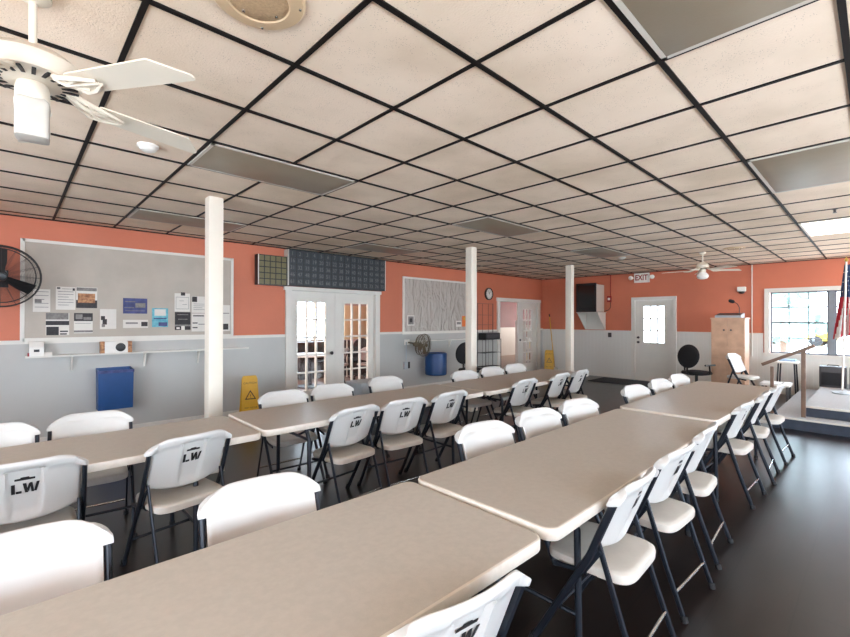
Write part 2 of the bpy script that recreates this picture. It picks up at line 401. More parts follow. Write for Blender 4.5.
# french doors in the left wall
lw = (D1[1]-D1[0])/2
d = lite_door('door_1', lw-.004, 2.02, (.14, lw-.2, .25, 1.83), 3, 5); d.location = (D1[0]+.002, YL+.06, .005); struct(d)
mb = MB(); mb.tube([(lw-.10, -.02, .9), (lw-.10, -.075, .9)], .012, 8); mb.lathe([(.012, 0), (.03, .008), (.033, .025), (.02, .04)], (lw-.10, -.06, .9), 16, rot=Matrix.Rotation(PI/2, 3, 'X'))
mb.build('door_handle', M['black'], d)
d = lite_door('door_2', lw-.004, 2.02, (.2, lw-.14, .25, 1.83), 3, 5); d.location = (D1[0]+lw+.002, YL+.06, .005); struct(d)
# second pair: right leaf shut, left leaf swung away
l2 = (D2[1]-D2[0])/2
d = lite_door('door_3', l2-.004, 2.02, (.24, l2-.24, .27, 1.83), 3, 5); d.location = (D2[0]+l2+.002, YL+.06, .005); struct(d)
mb = MB(); mb.lathe([(.012, 0), (.028, .008), (.03, .025), (.018, .04)], (.08, -.022, .95), 16, rot=Matrix.Rotation(PI/2, 3, 'X')); mb.build('door_handle', M['black'], d)
d = lite_door('door_4', l2-.024, 2.02, (.2, l2-.2, .27, 1.83), 3, 5); d.location = (D2[0]+.055, YL+.16, .005); d.rotation_euler = (0, 0, math.radians(98)); struct(d)
# half-glass exit door in the far wall
d = lite_door('door_5', .882, 2.02, (.2, .68, .96, 1.87), 3, 3); d.location = (XF+.05, 4.326, .005); d.rotation_euler = (0, 0, -PI/2); struct(d)
mb = MB()
for z in (.96, 1.08): mb.lathe([(.03, 0), (.03, .008), (.02, .02), (.024, .045), (.012, .055)], (.07, -.022, z), 16, rot=Matrix.Rotation(PI/2, 3, 'X'))
mb.build('door_handle', M['wire'], d)

# far window, two sashes
root = empty('window_1', (0, 0, 0)); struct(root)
mb = MB()
y0, y1, z0, z1 = W1
mb.box(XF-.03, XF+.02, y0-.08, y0, z0-.08, z1+.08); mb.box(XF-.03, XF+.02, y1, y1+.08, z0-.08, z1+.08); mb.box(XF-.03, XF+.02, y0, y1, z1, z1+.08); mb.box(XF-.06, XF+.02, y0-.1, y1+.1, z0-.06, z0)
mb.build('window_frame', M['trimw'], root, smooth=0)
mb = MB()
for (s0, s1) in ((.675, 1.585), (-.435, .595)):
    for y in (s0, s1-.03): mb.box(XF+.04, XF+.08, y, y+.03, z0, z1)
    for z in (z0, z1-.03): mb.box(XF+.04, XF+.08, s0, s1, z, z+.03)
    for i in (1, 2):
        y = s0+(s1-s0)*i/3; mb.box(XF+.045, XF+.075, y-.009, y+.009, z0, z1)
    for i, hh in ((1, .01), (2, .02), (3, .01)):
        z = z0+(z1-z0)*i/4; mb.box(XF+.045, XF+.075, s0, s1, z-hh, z+hh)
mb.build('window_sash', M['sash'], root, smooth=0)
MB().box(XF+.02, XF+.1, .595, .675, z0, z1).build('window_mullion', M['sash'], root, smooth=0)
MB().box(XF+.058, XF+.064, y0, y1, z0, z1).build('window_glass', M['glass'], root, smooth=0)

# ------------------------------------------------------------------ annex behind the left wall
AY = 11.1
struct(MB().box(1, 18, YL+.15, AY+.15, -.1, 0).build('floor_annex', M['tanfloor'], smooth=0))
struct(MB().box(1, 18, YL+.15, AY+.15, 2.75, 2.87).build('ceiling_annex', M['annexw'], smooth=0))
mb = MB(); wall_pieces(mb, 1, 10, 0, 2.75, [(5.3, 7.2, .95, 2.25)], lambda a, b, c, d: mb.box(a, b, AY, AY+.15, c, d)); struct(mb.build('wall_annex_back', M['annexw'], smooth=0))
struct(MB().box(10, 18, AY, AY+.15, 0, 2.75).build('wall_annex_rear', M['purple'], smooth=0))
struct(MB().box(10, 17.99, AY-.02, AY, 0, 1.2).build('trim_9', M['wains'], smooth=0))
struct(MB().box(.85, 1, YL+.15, AY, 0, 2.75).build('wall_annex_left', M['annexw'], smooth=0))
struct(MB().box(18, 18.15, YL, AY+.15, 0, 2.75).build('wall_annex_right', M['annexw'], smooth=0))
struct(MB().box(XF+.15, 18, YL, YL+.15, 0, 2.75).build('wall_annex_front', M['annexw'], smooth=0))
root = empty('window_2', (0, 0, 0)); struct(root)
mb = MB(); mb.box(5.24, 5.3, AY-.03, AY+.1, .9, 2.3); mb.box(7.2, 7.26, AY-.03, AY+.1, .9, 2.3); mb.box(5.3, 7.2, AY-.03, AY+.1, 2.25, 2.3); mb.box(5.3, 7.2, AY-.05, AY+.1, .9, .95)
mb.box(6.22, 6.28, AY+.02, AY+.08, .95, 2.25); mb.box(5.3, 7.2, AY+.03, AY+.07, 1.58, 1.62); mb.build('window_frame', M['trimw'], root, smooth=0)
MB().box(5.3, 7.2, AY+.045, AY+.05, .95, 2.25).build('window_glass', M['glass'], root, smooth=0)

# outside
struct(MB().box(XF+.15, 60, -40, 6.9, -.12, -.1).build('ground', M['ground'], smooth=0))
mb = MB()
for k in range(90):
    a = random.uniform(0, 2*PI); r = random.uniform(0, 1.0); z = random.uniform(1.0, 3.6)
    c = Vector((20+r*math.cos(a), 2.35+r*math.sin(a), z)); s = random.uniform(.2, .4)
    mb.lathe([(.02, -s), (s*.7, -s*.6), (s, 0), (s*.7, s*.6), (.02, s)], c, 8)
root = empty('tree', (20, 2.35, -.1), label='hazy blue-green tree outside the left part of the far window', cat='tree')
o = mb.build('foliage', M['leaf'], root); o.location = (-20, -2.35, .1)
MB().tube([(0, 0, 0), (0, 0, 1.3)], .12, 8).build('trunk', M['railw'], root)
# yellow car outside
root = empty('car', (38, 3.9, -.1), 1.45, label='yellow car parked outside beyond the far window', cat='car')
prof = [(-2., .35), (-2.05, .75), (-1.35, .9), (-.8, 1.4), (.7, 1.42), (1.3, .95), (2.05, .88), (2.1, .4)]
MB().prism(prof, 1, -.85, .85).build('body', M['carY'], root)
MB().prism([(-1.2, .95), (-.74, 1.34), (.65, 1.36), (1.12, .97)], 1, -.86, .86).build('side_windows', M['darkc'], root)
for x in (-1.25, 1.3):
    for y in (-.8, .8): MB().lathe([(.2, -.1), (.33, -.1), (.33, .1), (.2, .1)], (x, y, .33), 20, rot=Matrix.Rotation(PI/2, 3, 'X')).build('wheel', M['rubber'], root)

# ------------------------------------------------------------------ columns
for (x, y, lab) in ((1.475, 4.62, 'white square support column nearest the camera, in front of the long bulletin board'),
                    (5.6, 4.74, 'white square support column in front of the silvery film-covered board'),
                    (8.97, 4.74, 'white square support column farthest away, left of the black wall television')):
    r = empty('support_column', (x, y, 0), label=lab, cat='column', group='white support columns')
    MB().cbox((0, 0, CE/2), (.135, .135, CE), ch=.006).build('shaft', M['column'], r)
    mb = MB(); mb.cbox((0, 0, .05), (.165, .165, .1), ch=.006); mb.build('base_trim', M['column'], r)

# ------------------------------------------------------------------ ceiling fixtures
def troffer(a, b, lab, lit=False):
    x0, x1, y0, y1 = ax(a)+.014, ax(a+2)-.014, by(b+1)+.0145, by(b)-.0145
    r = empty('ceiling_light', ((x0+x1)/2, (y0+y1)/2, CE), label=lab, cat='ceiling light', group='recessed ceiling light panels')
    w, h = (x1-x0)/2, (y1-y0)/2
    mb = MB()
    mb.box(-w, w, -h, -h+.022, -.014, 0); mb.box(-w, w, h-.022, h, -.014, 0); mb.box(-w, -w+.022, -h, h, -.014, 0); mb.box(w-.022, w, -h, h, -.014, 0)
    mb.build('frame', M['lensframe'], r, smooth=0)
    MB().cbox((0, 0, -.007), (2*w-.044, 2*h-.044, .014), ch=.004).build('diffuser', M['litlens' if lit else 'lens'], r)
troffer(0, -3, 'unlit grey light panel left of centre, just above the nearest white column')
troffer(5, -3, 'unlit grey light panel in the middle of the ceiling, before the second column')
troffer(10, -3, 'unlit grey light panel far off, above the third column')
troffer(0, -7, 'unlit grey light panel above the left end of the bulletin board')
troffer(5, -7, 'unlit grey light panel near the numbered board over the french doors')
troffer(0, 2, 'unlit grey light panel cut by the top right of the picture')
troffer(5, 2, 'unlit grey light panel on the right, before the glowing one')
troffer(10, 2, 'glowing white light panel near the far window', lit=True)

def round_speaker(x, y, R, lab):
    r = empty('ceiling_speaker', (x, y, CE), label=lab, cat='speaker', group='round ceiling speakers')
    MB().lathe([(R*.62, -.012), (R*.66, -.02), (R*.95, -.014), (R, -.004), (R, 0)], (0, 0, 0), 40, caps=False).build('rim', M['speaker'], r)
    MB().lathe([(.001, -.024), (R*.3, -.023), (R*.6, -.018), (R*.66, -.012)], (0, 0, 0), 40).build('grille', M['grille'], r)
    for k in range(8):
        t = 2*PI*k/8+.3; q = R*(.88 if k % 2 else .5)
        MB().lathe([(.006, 0), (.005, -.004), (.001, -.005)], (q*math.cos(t), q*math.sin(t), -.016 if k % 2 else -.02), 8).build('screw', M['chrome'], r)
round_speaker(.674, 1.622, .172, 'round tan ceiling speaker at the top edge, nearest the camera')
round_speaker(8.8, 1.68, .16, 'small far-off round ceiling speaker near the far ceiling fan')

def detector(x, y, s, lab, cat='smoke detector'):
    o = MB().lathe([(.07*s, 0), (.07*s, -.012), (.058*s, -.02), (.05*s, -.035), (.03*s, -.045), (.001, -.046)], (0, 0, 0), 24).build('smoke_detector', M['white'])
    o.location = (x, y, CE); tag(o, lab, cat)
detector(.69, 3.54, .95, 'white round smoke detector behind the blades of the near fan')
detector(8.55, 3.43, 1., 'white round smoke detector far off, left above the exit sign')
o = MB().lathe([(.028, 0), (.028, -.006), (.012, -.012), (.012, -.04), (.02, -.045), (.001, -.047)], (0, 0, 0), 16).build('sprinkler_head', M['wire']); o.location = (6.48, .33, CE); tag(o, 'dark little sprinkler head on the ceiling before the glowing light panel', 'sprinkler')

def ceiling_fan(x, y, rod, ang, R, lab, square=True, ms=1.):
    r = empty('ceiling_fan', (x, y, CE), label=lab, cat='ceiling fan', group='white ceiling fans')
    MB().lathe([(.055, 0), (.055, -.02), (.02, -.04)], (0, 0, 0), 24).build('canopy', M['fanwhite'], r)
    MB().tube([(0, 0, -.02), (0, 0, -rod)], .0125, 12).build('downrod', M['fanwhite'], r)
    z = -rod
    MB().lathe([(.02, z+.03), (.05, z+.015), (.12*ms, z), (.155*ms, z-.03), (.155*ms, z-.06), (.14*ms, z-.085), (.07*ms, z-.1), (.05*ms, z-.1)], (0, 0, 0), 36).build('motor_housing', M['fanwhite'], r)
    mb = MB()
    for k in range(20):
        t = 2*PI*k/20; c = Vector((math.cos(t), math.sin(t), 0))
        mb.cbox(c*.11*ms+Vector((0, 0, z-.094)), (.05, .012, .006), rot=Matrix.Rotation(t, 3, 'Z'))
    mb.build('vent_slots', M['rubber'], r)
    zb = z-.118
    for k in range(5):
        t = ang+2*PI*k/5; Rm = Matrix.Rotation(t, 3, 'Z') @ Matrix.Rotation(math.radians(-9), 3, 'X')
        mb = MB()
        pl = [(.2, -.045), (.21, -.05), (R-.1, -.06), (R-.004, .03), (R, .045), (R-.006, .058), (.21, .05), (.2, .045)]
        mb.loops([[Rm @ Vector((p[0], p[1], -.003)) + Vector((0, 0, zb)) for p in pl], [Rm @ Vector((p[0], p[1], .003)) + Vector((0, 0, zb)) for p in pl]])
        b = mb.build('blade', M['fanwhite'], r)
        mb = MB(); R0 = Matrix.Rotation(t, 3, 'Z'); V = lambda *p: R0 @ Vector(p) + Vector((0, 0, zb))
        for s in (-1, 1):
            mb.tube([V(.09, s*.012, .045), (V(.15, s*.03, .012)), V(.2, s*.05, -.008), V(.25, s*.04, -.012), V(.3, s*.012, -.01)], [.011, .01, .009, .008, .006], 6)
            mb.tube([V(.16, s*.028, .01), V(.19, s*.012, -.004), V(.23, s*.03, -.012)], .006, 6)
        mb.tube([V(.09, 0, .042), V(.16, 0, .0), V(.3, 0, -.012)], [.014, .01, .006], 6)
        mb.build('blade_bracket', M['fanwhite'], b)
    MB().lathe([(.045, z-.1), (.05, z-.12), (.05, z-.16), (.044, z-.17)], (0, 0, 0), 24).build('light_fitter', M['fanwhite'], r)
    zs = z-.165
    if square:
        mb = MB(); L = []
        for (w, zz) in ((.036, zs+.01), (.047, zs), (.051, zs-.012), (.049, zs-.04), (.049, zs-.13), (.048, zs-.138), (.04, zs-.141)):
            L.append([(Matrix.Rotation(1.49, 3, 'Z') @ Vector((w*math.copysign(abs(math.cos(t))**.35, math.cos(t)), w*math.copysign(abs(math.sin(t))**.35, math.sin(t)), zz))) for t in [2*PI*(k+.5)/32 for k in range(32)]])
        mb.loops(L); mb.build('lamp_shade', M['shade'], r)
    else:
        MB().lathe([(.05, zs+.01), (.085, zs-.03), (.095, zs-.06), (.075, zs-.1), (.035, zs-.115), (.001, zs-.117)], (0, 0, 0), 28).build('lamp_shade', M['white'], r)
    return r
ceiling_fan(.055, 2.18, .245, math.radians(-56), .66, 'white five-blade ceiling fan with boxy light, top left near the camera')
ceiling_fan(9.0, 2.19, .2, math.radians(20), .66, 'small far-off white ceiling fan with round lamp, right of the exit sign', square=False, ms=.66)

# ------------------------------------------------------------------ folding chair
CT = .835
def pan_y(z): return -.19+(.80-z)*.4
def make_chair(lab):
    r = empty('folding_chair', (0, 0, 0), label=lab, cat='chair', group='white folding chairs along the tables')
    # backrest
    us = sorted(set([round(-1+2*i/44, 4) for i in range(45)]))
    vs_ = [0, .03, .08, .15, .22, .30, .38, .46, .54, .62, .70, .77, .845, .85, .875, .90, .94, .97, 1.]
    def zt(u): return CT - .052*max(0, (abs(u)-.45)/.55)**2.4
    def zb(u): return .5 + .035*u*u
    def mask(u, z):
        def ss(e0, e1, x):
            t = max(0, min(1, (x-e0)/(e1-e0))); return t*t*(3-2*t)
        hw = .30 - .06*(.80-z)/.3
        return ss(hw+.03, hw-.02, abs(u)) * ss(.535, .56, z) * ss(.80, .787, z)
    F = []; B = []
    for v in vs_:
        for u in us:
            z = zb(u)+v*(zt(u)-zb(u)); hw = .25 if v > .847 else .22
            hw -= .02*max(0, (v-.92)/.08)**2
            x = u*hw
            y = pan_y(z) - .05*(1-u*u) + .02
            edge = min(1., (1-abs(u))/.04+.25, v/.03+.25, (1-v)/.05+.2)
            th = .026*edge
            cap = .026*max(0, min(1, (abs(u)-.8)/.08))*min(1, (1-abs(u))/.03+.3) if v > .847 else 0
            F.append((x, y+th*.35, z)); B.append((x, y-th*.65-cap+.02*mask(u, z)*edge, z))
    nu, nv = len(us), len(vs_); mb = MB(); o = nu*nv
    fs = []
    for j in range(nv-1):
        for i in range(nu-1):
            a = j*nu+i; fs.append((a, a+nu, a+nu+1, a+1)); fs.append((o+a, o+a+1, o+a+nu+1, o+a+nu))
    for i in range(nu-1):
        fs.append((i, i+1, o+i+1, o+i)); a = (nv-1)*nu+i; fs.append((a+1, a, o+a, o+a+1))
    for j in range(nv-1):
        a = j*nu; fs.append((a, o+a, o+a+nu, a+nu)); a += nu-1; fs.append((a, a+nu, o+a+nu, o+a))
    mb.add(F+B, fs)
    back = mb.build('backrest', M['chair'], r, smooth=60)
    # stencilled letters and bar on the rear
    mb = MB(); upv = Vector((0, -.4, 1)).normalized(); n = Vector((1, 0, 0)).cross(upv)
    def rear(z, x=0): return Vector((x, pan_y(z)-.03-.0175+.02, z))
    for pl in ([(-.056, .0), (-.04, .0), (-.04, .064), (-.056, .064)], [(-.037, 0), (-.012, 0), (-.012, .015), (-.037, .015)],
               [(-.008, .064), (.008, .064), (.016, 0), (.003, 0)], [(.018, 0), (.03, .06), (.019, .06), (.012, .028)],
               [(.022, .064), (.034, .064), (.042, 0), (.03, 0)], [(.041, .004), (.052, 0), (.066, .064), (.052, .064)],
               [(-.042, .086), (.046, .086), (.046, .099), (-.042, .099)], [(-.018, .099), (.022, .099), (.02, .106), (-.016, .106)]):
        b0 = rear(.655)+n*.0015
        L0 = [b0+Vector((x*.86-.002, 0, 0))+upv*(z*.88+.008) for x, z in pl]; mb.add(L0+[p+n*.0012 for p in L0], [(4, 5, 6, 7), (0, 1, 5, 4), (1, 2, 6, 5), (2, 3, 7, 6), (3, 0, 4, 7)])
    mb.build('lettering', M['ink'], back, smooth=0, fix=False)['label'] = 'black stencilled LW letters under a short bar'
    # seat
    def sl(ins, z, dz=0):
        L = []
        for k in range(48):
            t = 2*PI*k/48; c, s = math.cos(t), math.sin(t); e = .38
            L.append(((.208-ins)*math.copysign(abs(c)**e, c), -.03+(.2-ins)*math.copysign(abs(s)**e, s), z))
        return L
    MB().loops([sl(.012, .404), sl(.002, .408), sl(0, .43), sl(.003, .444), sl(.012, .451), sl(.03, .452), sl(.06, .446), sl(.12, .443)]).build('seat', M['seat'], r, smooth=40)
    for s in (-1, 1):
        x = s*.234
        b = MB().tube([(x, pan_y(.757), .757), (x, pan_y(.5), .5), (x, .20, .014)], .017, 8, ry=.012, up=(0, 1, 0)).build('leg', M['steel'], r)
        MB().tube([(x, .199, .03), (x, .212, 0)], .019, 8).build('foot', M['rubber'], b)
        x2 = s*.2135
        b = MB().tube([(x2, -.10, .56), (x2, -.20, .25), (x2, -.285, .014)], .014, 8, ry=.0075, up=(0, 1, 0)).build('leg', M['steel'], r)
        MB().tube([(x2, -.283, .03), (x2, -.29, 0)], .018, 8).build('foot', M['rubber'], b)
        # hinge bracket
        MB().tube([(s*.222, -.11, .53), (s*.222, -.04, .42), (s*.222, .1, .4)], .012, 6, ry=.006, up=(0, 1, 0)).build('seat_bracket', M['steel'], r)
    MB().tube([(-.213, -.247, .13), (.213, -.247, .13)], .007, 8).build('crossbar', M['chrome'], r)
    MB().tube([(-.23, .1, .19), (.23, .1, .19)], .009, 8).build('crossbar', M['steel'], r)
    MB().tube([(-.23, -.045, .44), (-.2, -.035, .397), (.2, -.035, .397), (.23, -.045, .44)], .009, 8).build('crossbar', M['steel'], r)
    return r
proto = [None]
def chair(x, ytop, face, lab, dz=0, group=None):
    y = ytop + (.256 if face > 0 else -.256)
    rz = (0 if face > 0 else PI) + math.radians(dz)
    # rotate about the backrest so that it stays on its measured place
    c = Vector((x, ytop)); off = Vector((0, .256)); off.rotate(Matrix.Rotation(rz, 2)); p = c+off
    if proto[0] is None:
        proto[0] = make_chair(lab); proto[0].location = (p.x, p.y, 0); proto[0].rotation_euler = (0, 0, rz); r = proto[0]
    else:
        r = dup(proto[0], (p.x, p.y, 0), rz, lab)
    if group: r['group'] = group
    return r
ordn = ['leftmost', 'second from left', 'third from left', 'fourth from left', 'fifth from left', 'sixth from left', 'seventh from left', 'eighth from left']
G = ['white chairs behind the rear table row', 'white lettered chairs before the rear table row', 'white chairs behind the front table row', 'white lettered chairs before the front table row']
for i, (x, y, dz) in enumerate([(-.10, 4.03, -2), (.44, 4.06, -6), (1.9, 4.03, -2), (2.48, 4.1, -5), (3.28, 4.2, -3), (4.46, 3.96, -4), (5.11, 4.0, -4), (5.73, 4.02, -5)]):
    chair(x, y, -1, 'white folding chair behind the rear table row by the left wall, %s' % ordn[i], dz, G[0])
for i, (x, y, dz) in enumerate([(.05, 2.86, -2), (.812, 2.83, 9), (2.02, 2.85, 6), (2.52, 2.84, -4), (3.12, 2.84, 3), (4.42, 2.84, 2), (5.24, 2.84, 4), (5.79, 2.84, 5)]):
    chair(x, y-.02, 1, 'white folding chair with LW lettering before the rear table row, %s' % ordn[i], dz, G[1])
for i, (x, y, dz) in enumerate([(.02, 1.97, -4), (.79, 1.9, -8), (2.3, 1.89, -9), (2.94, 1.88, -7), (3.57, 1.87, -9), (4.78, 1.85, -8), (5.5, 1.84, -7), (6.15, 1.83, -7)]):
    chair(x, y, -1, 'white folding chair between the two table rows, facing the front row, %s' % ordn[i], dz, G[2])
for i, (x, y, dz) in enumerate([(.845, .672, -7), (2.06, .71, 2), (2.68, .72, -3), (3.36, .745, 3), (4.56, .75, -2), (5.34, .735, 3), (6.13, .72, -2)]):
    lab = 'white folding chair on the right side of the front row, %s' % (['cropped by bottom edge', 'nearest fully seen', 'second fully seen', 'third fully seen', 'fourth fully seen', 'fifth fully seen', 'farthest'][i])
    chair(x, y-(.02 if i else 0), 1, lab, dz, G[3])

# ------------------------------------------------------------------ folding tables
def make_table(lab):
    r = empty('folding_table', (0, 0, 0), label=lab, cat='table')
    H, LX, LY = .737, 1.22, .381
    def rr(ins, z, R=.055):
        L = []
        for (sx, sy, a0) in ((1, 1, 0), (-1, 1, PI/2), (-1, -1, PI), (1, -1, 1.5*PI)):
            for k in range(9):
                t = a0+PI/2*k/8; L.append((sx*(LX-R)+(R-ins)*math.cos(t), sy*(LY-R)+(R-ins)*math.sin(t), z))
        return L
    MB().loops([rr(.03, H-.03), rr(.012, H-.046), rr(.003, H-.046), rr(0, H-.04), rr(0, H-.009), rr(.0025, H-.003), rr(.009, H), rr(.016, H-.0008)], mis=[1, 1, 1, 1, 1, 1, 0], capm=0).build('tabletop', [M['top'], M['rim']], r, smooth=40)
    for s in (-1, 1):
        for t in (-1, 1):
            b = MB().tube([(s*.82, t*.2, H-.04), (s*.82, t*.27, H-.16), (s*.82, t*.28, .02)], .0155, 10).build('leg', M['steel'], r)
            MB().tube([(s*.82, t*.28, .03), (s*.82, t*.28, 0)], .019, 10).build('foot', M['rubber'], b)
        MB().tube([(s*.82, -.28, .2), (s*.82, .28, .2)], .011, 8).build('crossbar', M['steel'], r)
        MB().tube([(s*.82, -.272, H-.16), (s*.82, .272, H-.16)], .011, 8).build('crossbar', M['steel'], r)
        MB().tube([(s*.82, -.06, .32+.25), (s*.55, -.04, .63), (s*.3, 0, H-.045)], .01, 8).build('brace', M['steel'], r)
    for t in (-1, 1): MB().box(-1.1, 1.1, t*.32-.012, t*.32+.012, H-.058, H-.03).build('side_rail', M['steel'], r, smooth=0)
    return r
tb = make_table('long beige folding table nearest the camera, front row')
tb.location = (.2, 1.235, 0); tb.rotation_euler = (0, 0, math.radians(-.7)); tb['group'] = 'beige folding tables'
for (x, y, z, rz, lab) in ((2.66, 1.212, 1.014, .4, 'long beige folding table in the middle of the front row'),
                           (5.15, 1.225, 1.024, -.4, 'long beige folding table at the far end of the front row'),
                           (.05, 3.335, 1., .3, 'long beige folding table at the left end of the rear row, by the bulletin board'),
                           (2.505, 3.335, 1.014, -.3, 'long beige folding table in the middle of the rear row, before the french doors'),
                           (5.0, 3.338, 1.004, .5, 'long beige folding table at the far end of the rear row')):
    t = dup(tb, (x, y, 0), math.radians(rz), lab); t.scale.z = z

# ------------------------------------------------------------------ left wall: bulletin board and papers
r = empty('bulletin_board', (1.3, YL, 1.27), label='long greyish bulletin board in a white frame, covered with flyers', cat='bulletin board')
X0, X1, Z0, Z1 = .095, 2.50, 1.275, 2.46
o = MB().box(X0-1.3, X1-1.3, -.022, 0, Z0-1.27, Z1-1.27).build('panel', M['cork'], r, smooth=0)
mb = MB(); 
for (a, b, c, d) in ((X0-.02, X0+.02, Z0-.02, Z1+.02), (X1-.02, X1+.02, Z0-.02, Z1+.02), (X0, X1, Z0-.02, Z0+.02), (X0, X1, Z1-.015, Z1+.02)): mb.box(a-1.3, b-1.3, -.034, 0, c-1.27, d-1.27)
mb.build('frame', M['trimw'], r, smooth=0)
BY = YL-.022
def flyer(x0, x1, z0, z1, marks, lab, base='paper', y=BY, name='flyer', cat='flyer'):
    o = MB(); keys = [base]; w, h = x1-x0, z1-z0
    o.box(0, w, -.004, 0, 0, h, 0)
    for i, (a, b, c, d, k) in enumerate(marks):
        if k not in keys: keys.append(k)
        o.box(a*w, b*w, -.0055-.0002*i, -.004, (1-d)*h, (1-c)*h, keys.index(k))
    q = o.build(name, [M[k] for k in keys], smooth=0); q.location = (x0, y, z0)
    return tag(q, lab, cat, 'flyers on the boards')
lines = lambda n, a=.1, b=.9, t=.2, e=.9: [(a, b-(.25 if i % 3 == 2 else 0), t+(e-t)*i/n, t+(e-t)*i/n+.022, 'grey') for i in range(n)]
flyer(.188, .345, 1.61, 1.885, lines(5, t=.1, e=.95) + [(.1, .5, .45, .6, 'grey')], 'faint white notice at the left end of the bulletin board')
flyer(.397, .585, 1.64, 1.925, [(.05, .22, .03, .1, 'dkprint'), (.85, .97, .05, .16, 'dkprint'), (.3, .8, .08, .1, 'grey')] + lines(6), 'white letter with a small dark header, left of the food photo')
flyer(.592, .805, 1.665, 1.93, [(0, 1, .62, 1, 'dkprint'), (.08, .9, .3, .75, 'brownp'), (.02, .98, .02, .18, 'grey')], 'flyer with a brown food photo on the bulletin board')
flyer(.305, .525, 1.325, 1.6, [(0, .97, 0, .3, 'grey'), (0, 1, .36, .55, 'dkprint'), (.02, .55, .62, 1, 'dkprint'), (.6, .95, .8, .86, 'dkprint'), (.6, .9, .92, .98, 'dkprint')], 'black and white flyer, lower left on the bulletin board')
flyer(.572, .76, 1.345, 1.6, [(0, 1, 0, .4, 'dkprint'), (.08, .45, .06, .3, 'grey'), (.5, .92, .2, .34, 'grey'), (0, 1, .86, .96, 'grey'), (.05, .9, .5, .52, 'grey')], 'white flyer with dark picture strip, below the food photo')
flyer(.836, 1.01, 1.395, 1.655, [(.05, .3, .35, .55, 'dkprint'), (.15, .42, .5, .78, 'dkprint'), (.1, .3, .75, .9, 'grey')], 'pale sheet with a dark sketch, middle of the bulletin board')
flyer(1.084, 1.362, 1.6, 1.808, [(.5, .92, .3, .6, 'grey'), (.08, .5, .2, .25, 'grey'), (.05, .45, .6, .63, 'grey'), (.1, .9, .8, .83, 'grey')], 'navy blue landscape poster on the bulletin board', 'navy')
flyer(1.085, 1.373, 1.405, 1.515, [(.1, .58, .3, .5, 'grey'), (.72, .98, .25, .8, 'dkprint')], 'narrow white strip with a small picture, under the navy poster')
flyer(1.42, 1.618, 1.414, 1.68, [(.15, .85, .06, .4, 'paper'), (.1, .9, .52, .58, 'navy'), (.4, .95, .75, .95, 'navy')], 'turquoise flyer with a pale cloud shape on the bulletin board', 'teal')
flyer(1.7, 1.9, 1.635, 1.9, [(.4, .68, -.06, .12, 'dkprint'), (.08, .92, .2, .22, 'grey'), (.08, .1, .2, .85, 'grey'), (.9, .92, .2, .85, 'grey'), (.08, .92, .84, .86, 'grey'), (.3, .6, .4, .42, 'grey'), (.5, .8, .6, .62, 'grey')], 'white chart sheet with a dark clip, above the black flyer')
flyer(1.704, 1.91, 1.37, 1.628, [(.15, .85, .12, .16, 'grey'), (.2, .8, .38, .42, 'grey'), (0, 1, .7, .8, 'grey'), (.4, .62, .78, 1, 'paper'), (.1, .3, .85, .95, 'paper')], 'black flyer with white print, beside the near column', 'dkprint')
flyer(1.925, 2.15, 1.62, 1.865, [(.02, .32, .02, .34, 'dkprint')] + lines(4, t=.45), 'white page with a small dark picture in its corner, upper, beside column')
flyer(1.925, 2.15, 1.345, 1.61, [(.08, .75, .1, .16, 'dkprint'), (.05, .35, .5, .56, 'dkprint'), (.4, .9, .58, .62, 'grey'), (.05, .35, .76, .82, 'dkprint')], 'white page with dark headings, lower, beside the near column')
flyer(2.345, 2.47, 1.345, 1.745, [(0, .8, .72, .95, 'dkprint'), (.1, .9, .3, .33, 'grey')], 'tall white page at the right end of the bulletin board')

# ledge under the board
r = empty('wall_shelf', (1.4, YL-.012, 1.075), label='long narrow white ledge under the bulletin board', cat='shelf')
MB().box(-1.28, 1.32, -.13, 0, -.012, .008).build('board', M['trimw'], r, smooth=0)
for x in (-.86, -.08, .6): MB().prism([(0, -.012), (-.1, -.012), (-.085, -.03), (-.012, -.2), (0, -.2)], 0, x, x+.02).build('bracket', M['trimw'], r, smooth=0)
r = empty('desk_clock', (1.0, YL-.08, 1.083), label='small wooden box with a white face and black dial on the ledge', cat='clock')
for x in (-.17, .125): MB().box(x, x+.045, -.045, .045, 0, .15).build('wooden_end', M['brownp'], r, smooth=0)
MB().box(-.125, .125, -.04, .045, .002, .145).build('body', M['white'], r, smooth=0)
MB().lathe([(.055, 0), (.055, .006), (.05, .008)], (.045, -.04, .072), 24, rot=Matrix.Rotation(PI/2, 3, 'X')).build('dial', M['black'], r)
r = empty('dispenser', (.225, YL-.08, 1.083), label='small white dispenser box standing on the left end of the ledge', cat='dispenser')
MB().prism([(-.06, 0), (.05, 0), (.05, .17), (-.03, .17), (-.06, .1)], 0, -.07, .06).build('housing', M['white'], r, smooth=0); MB().box(-.03, .02, -.064, -.058, .05, .08).build('slot', M['black'], r, smooth=0)
r = empty('small_box', (.3, YL-.105, 1.083), label='flat red and white box lying at the front of the ledge', cat='box')
MB().box(-.16, -.06, -.02, .015, 0, .04).build('red_end', M['redp'], r, smooth=0); MB().box(-.06, .06, -.02, .015, 0, .04).build('white_end', M['paper'], r, smooth=0)

